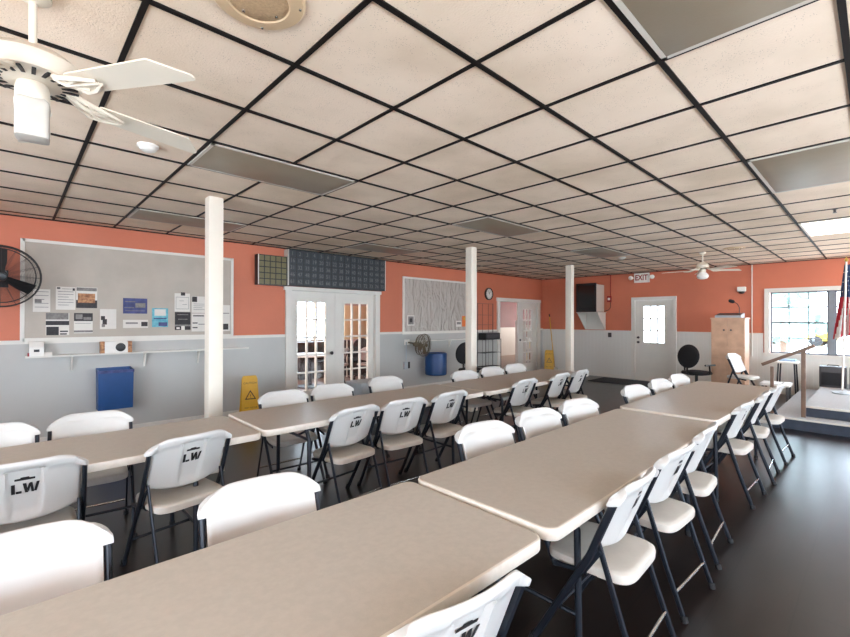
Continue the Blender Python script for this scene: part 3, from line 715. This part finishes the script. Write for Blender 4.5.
# blue bins hung on the wall
r = empty('wall_bin', (.985, YL-.012, .36), label='blue rectangular bin hung on the wall under the bulletin board', cat='bin')
mb = MB(); mb.loops([[(-.185, -.19, 0), (.185, -.19, 0), (.185, 0, 0), (-.185, 0, 0)], [(-.19, -.21, .5), (.19, -.21, .5), (.19, 0, .53), (-.19, 0, .53)], [(-.175, -.195, .5), (.175, -.195, .5), (.175, -.015, .53), (-.175, -.015, .53)], [(-.17, -.18, .1), (.17, -.18, .1), (.17, -.015, .1), (-.17, -.015, .1)]])
mb.build('bin_body', M['blue'], r, smooth=0)
MB().box(-.195, .195, -.216, -.206, .47, .505).build('lip', M['navy'], r, smooth=0)
r = empty('blue_tub', (6.78, 6.745, .315), label='round blue tub hung on the left wall, right of the bronze fan', cat='tub')
MB().lathe([(.22, 0), (.237, .02), (.242, .15), (.238, .16), (.243, .32), (.239, .33), (.245, .45), (.237, .475), (.222, .48), (.212, .46), (.001, .455)], (0, 0, 0), 36).build('drum', M['blue'], r)
MB().box(-.1, .1, .2, .263, .1, .4).build('wall_bracket', M['greyp'], r, smooth=0)
# numbered board over the doors
r = empty('bingo_board', (4.41, YL-.004, 2.408), label='long dark board of seventy-five numbers above the french doors', cat='number board')
W, Hh = 1.03, .295
MB().box(-W, W, -.15, 0, -Hh, Hh).build('case', M['slate'], r, smooth=0)
mb = MB(); mb.box(-W-.012, -W, -.16, 0, -Hh-.01, Hh+.01); mb.box(W, W+.012, -.16, 0, -Hh-.01, Hh+.01); mb.build('edge_trim', M['trimw'], r, smooth=0)
mb = MB(); mb.box(-W, W, -.16, 0, Hh, Hh+.012); mb.box(-W, W, -.16, 0, -Hh-.012, -Hh); mb.build('top_trim', M['rubber'], r, smooth=0)
mb = MB()
for i in range(1, 15): mb.box(-W+2*W*i/15-.003, -W+2*W*i/15+.003, -.1535, -.15, -Hh, Hh)
for j in range(1, 5): mb.box(-W, W, -.1535, -.15, -Hh+2*Hh*j/5-.003, -Hh+2*Hh*j/5+.003)
mb.build('dividers', M['black'], r, smooth=0)
mb = MB()
for j in range(5):
    for i in range(15): text_on(mb, str(j*15+i+1), .095, (-W+2*W*(i+.5)/15, -.1515, Hh-2*Hh*(j+.5)/5), (1, 0, 0), (0, 0, 1), sx=.9)
mb.build('numbers', M['num'], r, smooth=0, fix=False)
r = empty('pattern_board', (3.115, YL, 2.335), label='small square olive grid board left of the long number board', cat='game board')
MB().box(-.25, .25, -.13, 0, -.245, .245).build('case', M['black'], r, smooth=0)
mb = MB()
for i in range(5):
    for j in range(5): mb.box(-.232+.096*i, -.232+.096*i+.08, -.134, -.13, -.232+.096*j, -.232+.096*j+.08)
mb.build('cells', M['olive'], r, smooth=0)
mb = MB(); mb.box(-.25, -.236, -.138, -.13, -.245, .245); mb.build('edge_strip', M['trimw'], r, smooth=0)

# second board, covered in silvery film
r = empty('bulletin_board', (7.2, YL, 1.83), label='silvery board under wrinkled clear film behind the second column', cat='bulletin board')
MB().box(-1.13, 1.13, -.02, 0, -.58, .58).build('panel', M['film'], r, smooth=0)
mb = MB()
for (a, b, c, d) in ((-1.17, -1.13, -.62, .62), (1.13, 1.17, -.62, .62), (-1.13, 1.13, -.62, -.58), (-1.13, 1.13, .58, .62)): mb.box(a, b, -.032, 0, c, d)
mb.build('frame', M['trimw'], r, smooth=0)
flyer(6.16, 6.36, 1.4, 1.62, [(.1, .9, .1, .9, 'grey'), (.3, .7, .3, .7, 'dkprint')], 'grey sheet at the left edge of the silvery board', y=YL-.02)
flyer(7.72, 7.9, 1.36, 1.5, [(.1, .9, .2, .6, 'grey')], 'small white card low on the silvery board', y=YL-.02)
flyer(7.93, 8.18, 1.36, 1.62, [(.2, .8, .1, .4, 'yellow')], 'orange sheet at the right of the silvery board, beside the column', 'orangep', y=YL-.02)
r = empty('wall_shelf', (7.25, YL-.012, 1.06), label='long narrow white ledge under the silvery film-covered board', cat='shelf')
MB().box(-1.0, 1.05, -.13, 0, -.012, .008).build('board', M['trimw'], r, smooth=0)
for x in (-.7, .2, .9): MB().prism([(0, -.012), (-.1, -.012), (-.012, -.18), (0, -.18)], 0, x, x+.02).build('bracket', M['trimw'], r, smooth=0)
# wall outlet and conduit by the fan
r = empty('electrical_box', (6.1, YL-.012, .55), label='grey outlet box with a conduit below the bronze fan', cat='outlet')
MB().cbox((0, -.025, 0), (.1, .05, .16), ch=.005).build('box_body', M['greyp'], r); MB().tube([(.02, -.02, .07), (.02, -.02, .5)], .012, 8).build('conduit', M['greyp'], r)
MB().cbox((.09, -.02, .0), (.05, .03, .14), ch=.004).build('switch_plate', M['black'], r)

def drum_fan(name, c, R, aim, blades, mats, lab, cat, ang=0.):
    r = empty(name, c, label=lab, cat=cat); aim = Vector(aim).normalized()
    q = aim.to_track_quat('Z', 'Y').to_matrix()
    mb = MB(); mb.torus((0, 0, 0), R, .008, 48, 8, rot=q); mb.torus(q @ Vector((0, 0, .045)), R*.97, .006, 48, 6, rot=q); mb.torus(q @ Vector((0, 0, -.09)), R*.9, .006, 48, 6, rot=q)
    mb.build('outer_ring', M[mats[0]], r)
    mb = MB()
    for s in (1, -1):
        for k in range(22):
            rr_ = R*(.16+.82*k/22); z = (.075-.05*(k/22)**2) if s > 0 else -(.12-.05*(k/22)**2)
            mb.torus(q @ Vector((0, 0, z)), rr_, .0013, 40, 3, rot=q)
        for k in range(16):
            t = 2*PI*k/16; z0 = .075 if s > 0 else -.12
            mb.tube([q @ Vector((R*.12*math.cos(t), R*.12*math.sin(t), z0)), q @ Vector((R*.6*math.cos(t), R*.6*math.sin(t), z0-s*.012)), q @ Vector((R*math.cos(t), R*math.sin(t), s*.01))], .0016, 4)
    mb.build('guard', M[mats[1]], r)
    MB().lathe([(.001, .09), (R*.12, .085), (R*.14, .07), (R*.14, .05)], (0, 0, 0), 24, rot=q).build('hub_cap', M[mats[3]], r)
    for k in range(blades):
        t = ang+2*PI*k/blades; Rb = q @ Matrix.Rotation(t, 3, 'Z') @ Matrix.Rotation(.45, 3, 'X')
        pl = [(.08*R, -.09*R), (.5*R, -.2*R), (.86*R, -.22*R), (.9*R, -.05*R), (.88*R, .2*R), (.5*R, .14*R), (.08*R, .08*R)]
        MB().loops([[Rb @ Vector((p[0], p[1], -.002)) for p in pl], [Rb @ Vector((p[0], p[1], .002)) for p in pl]]).build('blade', M[mats[2]], r)
    MB().lathe([(.02, -.06), (R*.2, -.07), (R*.22, -.2), (R*.15, -.25), (.001, -.26)], (0, 0, 0), 20, rot=q).build('motor', M[mats[2]], r)
    return r
fan = drum_fan('wall_fan', (-.085, 6.62, 1.99), .335, (.08, -1, -.15), 3, ('black', 'wire', 'black', 'black'), 'large black wall fan cut by the left edge, beside the bulletin board', 'fan', ang=math.radians(-27))
MB().tube([(0, .2, .03), (0, .4, .0)], .02, 8).build('wall_mount', M['black'], fan)
MB().cbox((0, .39, 0), (.12, .02, .2)).build('wall_plate', M['black'], fan)
fan = drum_fan('wall_fan', (6.29, 6.62, .99), .235, (.3, -1, -.05), 4, ('bronze', 'bronze', 'bronze', 'bronze'), 'small bronze wall fan left of the round blue tub', 'fan', ang=.4)
MB().tube([(.15, .16, 0), (.0, .3, .02), (-.12, .37, .05)], .014, 8).build('wall_mount', M['bronze'], fan); MB().cbox((-.14, .38, .05), (.14, .02, .12), ch=.003).build('wall_plate', M['white'], fan)

# clock
r = empty('wall_clock', (8.98, YL, 2.2), label='round black-rimmed white wall clock left of the open door', cat='clock')
q = Matrix.Rotation(PI/2, 3, 'X')
MB().lathe([(.13, .03), (.135, .045), (.15, .05), (.16, .04), (.16, 0)], (0, 0, 0), 36, rot=q, caps=False).build('rim', M['black'], r)
MB().lathe([(.138, 0), (.138, .03), (.001, .031)], (0, 0, 0), 36, rot=q).build('dial', M['white'], r)
mb = MB()
for k in range(12):
    t = 2*PI*k/12; mb.cbox((.11*math.sin(t), -.033, .11*math.cos(t)), (.012, .002, .02), rot=Matrix.Rotation(t, 3, 'Y'))
mb.build('hour_marks', M['ink'], r, smooth=0)
mb = MB(); mb.cbox((.02, -.036, .03), (.01, .002, .085), rot=Matrix.Rotation(.6, 3, 'Y')); mb.cbox((-.02, -.038, .035), (.007, .002, .11), rot=Matrix.Rotation(-.5, 3, 'Y')); mb.build('hands', M['ink'], r, smooth=0)

# wire rack left of the second doors
r = empty('wire_rack', (8.8, 6.84, 0), label='tall grey wire rack beside the open doorway', cat='rack')
for sx in (-1, 1):
    for sy in (-1, 1): MB().tube([(sx*.31, sy*.13, 0), (sx*.31, sy*.13, 1.95 if sy > 0 else 1.05)], .008, 8).build('post', M['wire'], r)
mb = MB()
for z in (.35, .7, 1.03):
    for k in range(9): mb.tube([(-.31, -.13+.26*k/8, z), (.31, -.13+.26*k/8, z)], .003, 4)
    for x in (-.31, 0, .31): mb.tube([(x, -.13, z-.005), (x, .13, z-.005)], .005, 6)
mb.build('wire_shelf', M['wire'], r)
mb = MB()
for z in (1.4, 1.65, 1.94): mb.tube([(-.31, .13, z), (.31, .13, z)], .004, 5)
for x in (-.12, .12): mb.tube([(x, .13, .02), (x, .13, 1.94)], .004, 5)
mb.build('back_grid', M['wire'], r)
r = empty('equipment_box', (8.8, 6.84, 1.036), label='black equipment box lying on top of the wire rack shelf', cat='box')
MB().cbox((0, 0, .08), (.58, .24, .16), ch=.01).build('case', M['black'], r); MB().box(-.25, .25, -.126, -.12, .03, .12).build('front_panel', M['darkc'], r, smooth=0)

# grey box between the chairs
r = empty('storage_tote', (3.80, 5.25, 0), label='grey storage tote standing behind the rear table, before the french doors', cat='box')
MB().loops([[(-.17, -.15, 0), (.17, -.15, 0), (.17, .15, 0), (-.17, .15, 0)], [(-.2, -.18, .58), (.2, -.18, .58), (.2, .18, .58), (-.2, .18, .58)]]).build('tub', M['greyp'], r, smooth=0); MB().cbox((0, 0, .6), (.44, .4, .04), ch=.01).build('lid', M['greyp'], r)

def aframe(loc, rz, lab):
    r = empty('wet_floor_sign', loc, rz, label=lab, cat='wet floor sign', group='yellow wet floor signs')
    for s in (-1, 1):
        sl = .2; h = .66
        R = lambda x, z, d: (x, s*(-.01-(h-z)*sl)+s*-d, z)
        mb = MB(); poly = [(-.13, 0), (-.1, 0), (-.09, .05), (.09, .05), (.1, 0), (.13, 0), (.108, .62), (.095, h), (-.095, h), (-.108, .62)]
        mb.loops([[R(x, z, 0) for x, z in poly], [R(x, z, .012) for x, z in poly]])
        p = mb.build('panel', M['yellow'], r, smooth=0)
        nrm = Vector((0, -s, sl)).normalized(); upv = Vector((0, s*sl, 1)).normalized(); rt_ = Vector((s, 0, 0))
        P = lambda z: Vector(R(0, z, .0125))
        mb = MB(); text_on(mb, 'CAUTION', .042, P(.56)+nrm*.001, rt_, upv); text_on(mb, 'WET FLOOR', .032, P(.2)+nrm*.001, rt_, upv)
        c = P(.38)+nrm*.001; tri = [Vector((0, .08)), Vector((-.08, -.06)), Vector((.08, -.06))]; tin = [a*.72+Vector((0, -.003)) for a in tri]
        pts = [c+rt_*a.x+upv*a.y for a in tri+tin]; mb.add(pts, [(0, 1, 4, 3), (1, 2, 5, 4), (2, 0, 3, 5)])
        text_on(mb, '!', .075, c-upv*.015, rt_, upv)
        mb.build('lettering', M['ink'], p, smooth=0, fix=False)['label'] = 'black warning triangle and words'
    MB().tube([(-.095, 0, .655), (.095, 0, .655)], .013, 8).build('hinge', M['yellow'], r)
aframe((2.63, 6.62, 0), math.radians(-12), 'yellow wet floor sign by the left wall, right of the near column')
aframe((11.1, 6.5, 0), math.radians(-55), 'yellow wet floor sign in the far corner by the mop handle')
r = empty('mop', (11.35, 6.52, 0), label='mop with a yellow handle leaning in the far corner behind the wet floor sign', cat='mop')
MB().tube([(0, -.06, .1), (.16, .2, 1.62)], .013, 8).build('handle', M['yellow'], r); MB().tube([(.16, .2, 1.62), (.168, .215, 1.7)], .016, 8).build('grip', M['rubber'], r)
MB().lathe([(.06, .16), (.09, .08), (.13, 0)], (0, -.07, 0), 16).build('mop_head', M['paper'], r)

# black swivel chair
def swivel(loc, rz, lab, arm=True):
    r = empty('office_chair', loc, rz, label=lab, cat='chair', group='black swivel chairs')
    q = Matrix.Rotation(PI/2-.12, 3, 'X')
    MB().lathe([(.001, .045), (.17, .04), (.225, .02), (.24, 0), (.225, -.02), (.17, -.035), (.001, -.04)], (0, .0, 0), 32, rot=q).build('backrest', M['blackcloth'], r).location = (0, -.24, .8)
    L = []
    for ins, z in ((.05, .42), (.01, .435), (0, .46), (.02, .49), (.08, .5)):
        L.append([((.24-ins)*math.copysign(abs(math.cos(t))**.5, math.cos(t)), (.23-ins)*math.copysign(abs(math.sin(t))**.5, math.sin(t)), z) for t in [2*PI*k/32 for k in range(32)]])
    MB().loops(L).build('seat', M['blackcloth'], r)
    MB().tube([(0, -.1, .42), (0, -.27, .44), (0, -.27, .7)], .02, 8).build('back_bar', M['black'], r)
    MB().tube([(0, 0, .43), (0, 0, .1)], .028, 12).build('post', M['black'], r)
    for k in range(5):
        t = 2*PI*k/5; a = MB().tube([(0, 0, .12), (.27*math.cos(t), .27*math.sin(t), .075)], .018, 8).build('base_arm', M['black'], r)
        MB().lathe([(.028, -.02), (.03, 0), (.028, .02)], (.27*math.cos(t), .27*math.sin(t), .03), 12, rot=Matrix.Rotation(PI/2, 3, 'X')).build('caster', M['black'], a)
    if arm:
        for s in (-1, 1): MB().tube([(s*.2, .02, .44), (s*.27, .02, .46), (s*.27, .0, .62), (s*.27, .16, .63), (s*.27, -.12, .63)], .018, 8).build('armrest', M['black'], r)
swivel((10.12, 2.57, 0), math.radians(-112), 'black round-backed swivel chair left of the tall wooden cabinet')
swivel((7.1, 6.0, 0), math.radians(170), 'black swivel chair behind the second column, near the round blue tub', arm=False)

# ------------------------------------------------------------------ far wall
r = empty('television', (XF-.012, 5.36, 1.74), label='black-fronted box television with pale sides high on the far wall', cat='television')
MB().cbox((-.31, 0, .37), (.5, .53, .72), ch=.012).build('cabinet', M['lensframe'], r); MB().box(-.575, -.55, -.275, .275, .0, .76).build('screen_front', M['black'], r, smooth=0)
MB().box(-.58, -.575, -.23, .23, .1, .7).build('screen', mat('screen_glass', (8, 8, 10), .12, var=.1), r, smooth=0)
r = empty('wall_bracket', (XF-.024, 5.36, 1.27), label='white triangular wooden bracket under the black television', cat='bracket')
for s in (-1, 1): MB().prism([(0, 0), (-.03, 0), (-.48, .43), (-.48, .45), (0, .45)], 1, s*.27-.012, s*.27+.012).build('side_plate', M['trimw'], r, smooth=0)
MB().box(-.5, .0, -.3, .3, .45, .469).build('shelf_board', M['trimw'], r, smooth=0); MB().box(-.015, .0, -.258, .258, .0, .45).build('back_plate', M['trimw'], r, smooth=0)
r = empty('fire_alarm', (XF, 4.98, 2.09), label='small red fire alarm box on the far wall, left of the exit sign', cat='fire alarm')
MB().cbox((-.025, 0, 0), (.05, .11, .16), ch=.008).build('housing', M['redp'], r); MB().box(-.056, -.05, -.03, .03, -.03, .03).build('pull_plate', M['white'], r, smooth=0)
MB().tube([(-.015, -.03, .08), (-.015, -.03, CE-2.09-.012)], .01, 8).build('conduit', M['redp'], r)
MB().tube([(-.015, -.03, -.08), (-.015, -.03, -.22), (-.015, .02, -.29), (-.015, .15, -.33), (-.03, .3, -.34)], .008, 8).build('cable', M['rubber'], r)
o = MB().cbox((-.008, 0, 0), (.016, .09, .12), ch=.003).build('switch_plate', M['wire']); o.location = (XF-.012, 4.97, 1.13); tag(o, 'dark switch plate on the white panelling under the fire alarm', 'switch')
r = empty('exit_sign', (XF, 4.15, 2.6), label='white exit sign with red letters above the far door', cat='exit sign')
MB().cbox((-.035, 0, 0), (.07, .36, .24), ch=.008).build('case', M['white'], r)
mb = MB(); text_on(mb, 'EXIT', .19, (-.0715, 0, 0), (0, -1, 0), (0, 0, 1), sx=.78)
mb.build('lettering', M['redp'], r, smooth=0, fix=False)['label'] = 'red letters EXIT'
for s in (-1, 1):
    a = MB().tube([(-.03, s*.18, 0), (-.05, s*.22, .01)], .012, 8).build('lamp_arm', M['white'], r)
    MB().lathe([(.03, -.04), (.05, -.01), (.055, .03), (.045, .045), (.001, .05)], (-.07, s*.25, .01), 16, rot=Vector((-1, s*.5, -.2)).to_track_quat('Z', 'Y').to_matrix()).build('emergency_lamp', M['white'], a)
o = MB().cbox((0, 0, .006), (.95, 1.7, .012), ch=.003).build('door_mat', M['mat']); o.location = (10.95, 4.2, 0); tag(o, 'dark rubber door mat on the floor before the far door', 'mat')
r = empty('security_camera', (XF, 2.07, 2.18), label='small white and dark camera on the far wall above the microphone', cat='camera')
MB().cbox((-.05, 0, .03), (.1, .15, .1), ch=.01).build('housing', M['white'], r); MB().lathe([(.06, 0), (.055, .03), (.03, .05), (.001, .055)], (-.05, 0, -.02), 20, rot=Matrix.Rotation(PI, 3, 'X')).build('dome', M['black'], r)
o = MB().tube([(0, 0, .75), (0, 0, CE-.015)], .011, 8).build('conduit', M['trimw']); o.location = (XF-.036, 1.89, 0); tag(o, 'thin pale vertical conduit on the far wall beside the cabinet', 'conduit')

# tall wooden cabinet with console and microphone
r = empty('wooden_cabinet', (10.5, 2.115, 0), label='tall light wooden cabinet with grey console on top, by the far wall', cat='cabinet')
MB().box(0, .42, -.285, .285, 0, 1.555).build('carcass', M['wood'], r, smooth=0)
for s in (-1, 1):
    mb = MB(); y0, y1 = sorted((s*.004, s*.275)); mb.box(-.018, 0, y0, y1, 1.0, 1.53); d_ = mb.build('door', M['wood'], r, smooth=0)
    MB().lathe([(.008, 0), (.018, .012), (.012, .022)], (-.018, s*.06, 1.33), 12, rot=Matrix.Rotation(-PI/2, 3, 'Y')).build('knob', M['wire'], d_)
    mb = MB(); mb.box(-.018, 0, y0, y1, .06, .78); mb.box(-.024, -.018, y0+.05, y1-.05, .15, .7); mb.build('door', M['wood'], r, smooth=0)
MB().box(-.018, 0, -.275, .275, .8, .96).build('drawer', M['wood'], r, smooth=0)
MB().box(-.03, .44, -.3, .3, 1.555, 1.58).build('top_board', M['wood'], r, smooth=0)
r = empty('control_console', (10.68, 2.12, 1.58), label='sloped grey control console on top of the wooden cabinet', cat='console')
MB().prism([(-.16, 0), (.2, 0), (.2, .1), (-.16, .045)], 1, -.22, .22).build('housing', M['greyp'], r, smooth=0); MB().prism([(-.13, .052), (.17, .098), (.17, .1), (-.13, .054)], 1, -.2, .2).build('panel', M['darkc'], r, smooth=0)
r = empty('microphone', (10.72, 1.96, 1.64), label='black gooseneck microphone rising from the grey console', cat='microphone')
MB().tube([(0, 0, .0), (0, 0, .15), (-.01, .03, .22), (-.03, .09, .27)], .007, 8).build('gooseneck', M['black'], r); MB().lathe([(.02, 0), (.034, .02), (.036, .07), (.025, .1), (.001, .11)], (-.03, .08, .26), 16, rot=Vector((-.5, .8, .35)).to_track_quat('Z', 'Y').to_matrix()).build('foam_cap', M['blackcloth'], r)

# chair by the cabinet
c = dup(proto[0], (10.0, 1.74, 0), math.radians(-190), 'white folding chair standing apart, beside the wooden cabinet'); c.scale = (1.07, 1.07, 1.07); c['group'] = 'white chairs standing apart'
# low white bench
r = empty('low_bench', (10.0, 1.28, 0), label='low white bench behind the stair rail', cat='bench')
MB().cbox((0, 0, .38), (.4, .42, .05), ch=.012).build('seat', M['white'], r)
for sx in (-1, 1):
    for sy in (-1, 1): MB().cbox((sx*.16, sy*.17, .178), (.035, .035, .356)).build('leg', M['wire'], r)
# small table before the window
r = empty('side_table', (11.2, 1.26, 0), label='small white side table with dark legs below the far window', cat='table')
MB().cbox((0, 0, .7), (.4, .36, .04), ch=.01).build('table_top', M['white'], r)
for sx in (-1, 1):
    for sy in (-1, 1): MB().tube([(sx*.15, sy*.12, .69), (sx*.17, sy*.15, 0)], .014, 8).build('leg', M['steel'], r)
o = MB().loops([[(-.12, -.13, 0), (.12, -.13, 0), (.12, .13, 0), (-.12, .13, 0)], [(-.11, -.12, .035), (.11, -.12, .035), (.11, .12, .035), (-.11, .12, .035)]]).build('cloth_bundle', mat('pale_blue_cloth', (150, 176, 200), .8, var=.1, scale=20), smooth=0); o.location = (11.2, 1.25, .72); tag(o, 'folded pale blue cloth on the small white side table', 'cloth')

# ------------------------------------------------------------------ stage, step and rail
r = empty('stage', (8.22, .73, 0), label='low grey carpeted stage along the far wall by the window', cat='stage')
MB().box(0, XF-8.22-.03, YR-.73+.02, 0, 0, .295).build('face_panel', M['stagef'], r, smooth=0)
MB().box(-.02, XF-8.22-.03, YR-.73+.02, .01, .295, .31).build('deck', M['carpet'], r, smooth=0)
MB().box(-.03, -.02, YR-.73+.02, .015, .285, .313).build('edge_strip', M['trimw'], r, smooth=0)
r = empty('stage_step', (7.92, 1.06, 0), label='low dark-faced step in front of and beside the carpeted stage', cat='step')
poly = [(0, 0), (0, YR-1.06+.02), (.28, YR-1.06+.02), (.28, -.31), (3.6, -.31), (3.6, 0)]
MB().prism(poly, 2, 0, .148).build('riser', M['stagef'], r, smooth=0); MB().prism([(x-(.015 if x == 0 else 0), y+(.01 if y == 0 else 0)) for x, y in poly], 2, .148, .16).build('tread', M['carpet'], r, smooth=0)
MB().box(-.025, -.015, YR-1.06+.02, .01, .14, .163).build('edge_strip', M['trimw'], r, smooth=0)
r = empty('stair_rail', (8.1, .92, .16), label='sloping wooden hand rail on two posts at the stage corner', cat='rail')
MB().cbox((0, -.185, .475), (.045, .05, .95), ch=.004).build('post', M['railw'], r); MB().cbox((.0, .165, .345), (.04, .04, .69), ch=.004).build('post', M['railw'], r)
a = math.atan2(.26, .5)
MB().cbox((0, -.01, .862), (.07, .66, .045), rot=Matrix.Rotation(-a, 3, 'X'), ch=.004).build('hand_rail', M['railw'], r)
# flag
r = empty('flag_pole', (10.0, .40, .31), label='white flag pole with a draped American flag on the stage', cat='flag')
MB().lathe([(.15, 0), (.15, .02), (.05, .05), (.02, .07)], (0, 0, 0), 24).build('base', M['greyp'], r); MB().tube([(0, .02, .03), (0, -.03, 2.2)], .014, 10).build('pole', M['white'], r)
MB().lathe([(.012, 2.19), (.02, 2.2), (.03, 2.22), (.012, 2.25), (.001, 2.28)], (0, -.03, 0), 12).build('finial', M['gold'], r)
mb = MB(); NU, NV = 52, 44
def fl(u, v):
    w = .07+.44*v**.9; s = (u-.3)
    ph = u*26+1.3*v
    return Vector((.02+.045*math.sin(ph)*(.4+.8*v)+.03, -.03-s*w*1.1-.012*math.cos(ph*1.3), 2.15-1.2*v-.16*abs(u-.35)*v**.5+.05*u*v))
g = [fl(i/NU, j/NV) for j in range(NV+1) for i in range(NU+1)]
fs = []; mm = []
for j in range(NV):
    for i in range(NU):
        u, v = (i+.5)/NU, (j+.5)/NV; a = j*(NU+1)+i
        s_ = int((u+.22*v)*11) % 2
        fs.append((a, a+1, a+NU+2, a+NU+1)); mm.append(2 if v < .42+.1*u and not (u > .8 and v > .25) else s_)
mb.add(g, fs); mb.m = mm
o = mb.build('flag_cloth', [M['fred'], M['fwhite'], M['fblue']], r, smooth=180); so = o.modifiers.new('thick', 'SOLIDIFY'); so.thickness = .003
mb = MB()
for j in range(5):
    for i in range(5):
        u, v = .12+.15*i+(.07 if j % 2 else 0), .1+.065*j
        if u > .78: continue
        c = fl(u, v)+Vector((-.006, 0, 0)); R_ = .012
        pts = [c+Vector((0, R_*(1 if k % 2 == 0 else .42)*math.sin(PI*k/5), R_*(1 if k % 2 == 0 else .42)*math.cos(PI*k/5))) for k in range(10)]
        mb.add(pts, [tuple(range(10))])
mb.build('stars', M['fwhite'], o, smooth=0)
# amplifiers on the stage
for (y, w, lab) in ((.58, .36, 'dark amplifier on the stage floor, left of the pair by the flag'), (.18, .36, 'dark amplifier on the stage floor, right of the pair by the flag')):
    r = empty('amplifier', (10.9, y, .31), label=lab, cat='amplifier', group='dark amplifiers on the stage')
    MB().cbox((0, 0, .19), (.26, w, .38), ch=.012).build('cabinet', M['darkc'], r); MB().box(-.136, -.13, -w/2+.03, w/2-.03, .04, .27).build('grille', M['blackcloth'], r, smooth=0); MB().box(-.136, -.13, -w/2+.03, w/2-.03, .29, .35).build('control_strip', M['wire'], r, smooth=0)
    MB().tube([(0, -.08, .38), (0, -.07, .4), (0, .07, .4), (0, .08, .38)], .008, 6).build('handle', M['rubber'], r)

# ------------------------------------------------------------------ annex furniture
r = empty('sofa', (6.3, 10.4, 0), label='dark sofa under the bright window behind the french doors', cat='sofa')
MB().cbox((0, 0, .22), (1.8, .8, .44), ch=.04).build('seat_base', M['darkc'], r); MB().cbox((0, .3, .65), (1.8, .22, .55), ch=.06).build('backrest', M['darkc'], r)
for s in (-1, 1): MB().cbox((s*.98, 0, .32), (.18, .8, .64), ch=.05).build('armrest', M['darkc'], r)
r = empty('round_table', (4.9, 8.9, 0), label='round white table seen through the left french door', cat='table')
MB().lathe([(.001, .7), (.5, .7), (.53, .71), (.53, .735), (.5, .74), (.001, .74)], (0, 0, 0), 40).build('table_top', M['white'], r)
MB().tube([(0, 0, .7), (0, 0, .05)], .04, 12).build('pedestal', M['steel'], r); MB().lathe([(.3, 0), (.28, .03), (.05, .06)], (0, 0, 0), 24).build('foot_plate', M['steel'], r)
r = empty('display_panel', (6.85, 9.72, 0), label='cream display panel on legs seen through the right french door', cat='panel')
MB().cbox((0, 0, 1.45), (1.0, .04, .9), ch=.005).build('board', M['manila'], r)
for s in (-1, 1):
    MB().tube([(s*.42, 0, 1.0), (s*.42, 0, .0)], .018, 8).build('leg', M['trimw'], r)
swivel((6.55, 9.3, 0), 2.3, 'black chair seen through the right french door', arm=False)
c = dup(proto[0], (6.35, 8.75, 0), 2.0, 'white folding chair behind the glass of the right french door'); c['group'] = 'white chairs standing apart'
c = dup(proto[0], (5.75, 9.1, 0), .6, 'white folding chair beside the round table behind the left french door'); c['group'] = 'white chairs standing apart'
r = empty('shelf_unit', (13.3, 8.6, 0), label='pale shelf unit with goods behind the far glazed door', cat='shelf')
for s in (-1, 1): MB().box(s*.5-.02, s*.5+.02, -.2, .2, 0, 1.5).build('side_panel', M['trimw'], r, smooth=0)
for z in (.1, .5, .9, 1.3): MB().box(-.48, .48, -.2, .2, z, z+.03).build('shelf', M['trimw'], r, smooth=0)
k = 0
for z in (.13, .53, .93):
    for x in (-.3, 0, .3):
        o = MB().cbox((0, 0, .12), (.2, .25, .24), ch=.006).build('carton', M[('manila', 'white', 'brownp')[(k*2+int(z*3)) % 3]]); o.location = (13.3+x, 8.6, z); k += 1
        tag(o, 'carton on the %s board of the pale shelf unit, %s' % ({.13: 'lowest', .53: 'middle', .93: 'upper'}[z], {-.3: 'left', 0: 'centre', .3: 'right'}[x]), 'box', 'cartons on the shelf unit')

# ------------------------------------------------------------------ light
w = bpy.data.worlds.new('sky'); SC.world = w; w.use_nodes = True
bg = w.node_tree.nodes['Background']; bg.inputs['Color'].default_value = (.7, .85, 1, 1); bg.inputs['Strength'].default_value = 23.0
def area(name, loc, dirv, sx, sy, power, col=(1, 1, 1), portal=False):
    l = bpy.data.lights.new(name, 'AREA'); l.shape = 'RECTANGLE'; l.size = sx; l.size_y = sy; l.energy = power; l.color = col
    o = bpy.data.objects.new(name, l); COL.objects.link(o); o.location = loc
    o.rotation_euler = Vector(dirv).to_track_quat('-Z', 'Y').to_euler()
    if portal: l.cycles.is_portal = True
    return o
DAY = (1, .955, .89); WARM = (1, .92, .82)
for (x0, x1, z0, z1), p, tz in zip(RW, (36, 54, 66, 100), (2.2, 2.2, 1.6, .25)):
    area('window_daylight', ((x0+x1)/2, YR-.05, (z0+z1)/2), (.35 if tz < 1 else 0, 1, tz), x1-x0, z1-z0, p, DAY)
for (y0, y1, z0, z1), p in zip(BW, (135, 44)):
    area('window_daylight', (XB-.05, (y0+y1)/2, (z0+z1)/2), (1, 0, 2.0), y1-y0, z1-z0, p, WARM)
area('window_portal', (XF+.12, .58, 1.48), (-1, 0, 0), 2.0, 1.25, 1, portal=True)
area('door_portal', (XF+.12, 3.88, 1.4), (-1, 0, 0), .5, .95, 1, portal=True)
area('annex_portal', (6.25, AY+.12, 1.6), (0, -1, 0), 1.9, 1.3, 1, portal=True)
area('annex_fill', (1.1, 9, 1.5), (1, 0, 0), 2.5, 1.4, 260, DAY)  # added fill lamps at both windowless annex ends, to brighten the room
area('annex_fill', (17.9, 9, 1.5), (-1, 0, 0), 2.5, 1.4, 260, DAY)

SC.view_settings.view_transform = 'Standard'; SC.view_settings.look = 'None'; SC.view_settings.gamma = 1; SC.view_settings.use_curve_mapping = False
SC.view_settings.exposure = -0.62
SC.cycles.max_bounces = 8; SC.cycles.diffuse_bounces = 5; SC.cycles.caustics_reflective = False; SC.cycles.caustics_refractive = False; SC.cycles.sample_clamp_indirect = 6
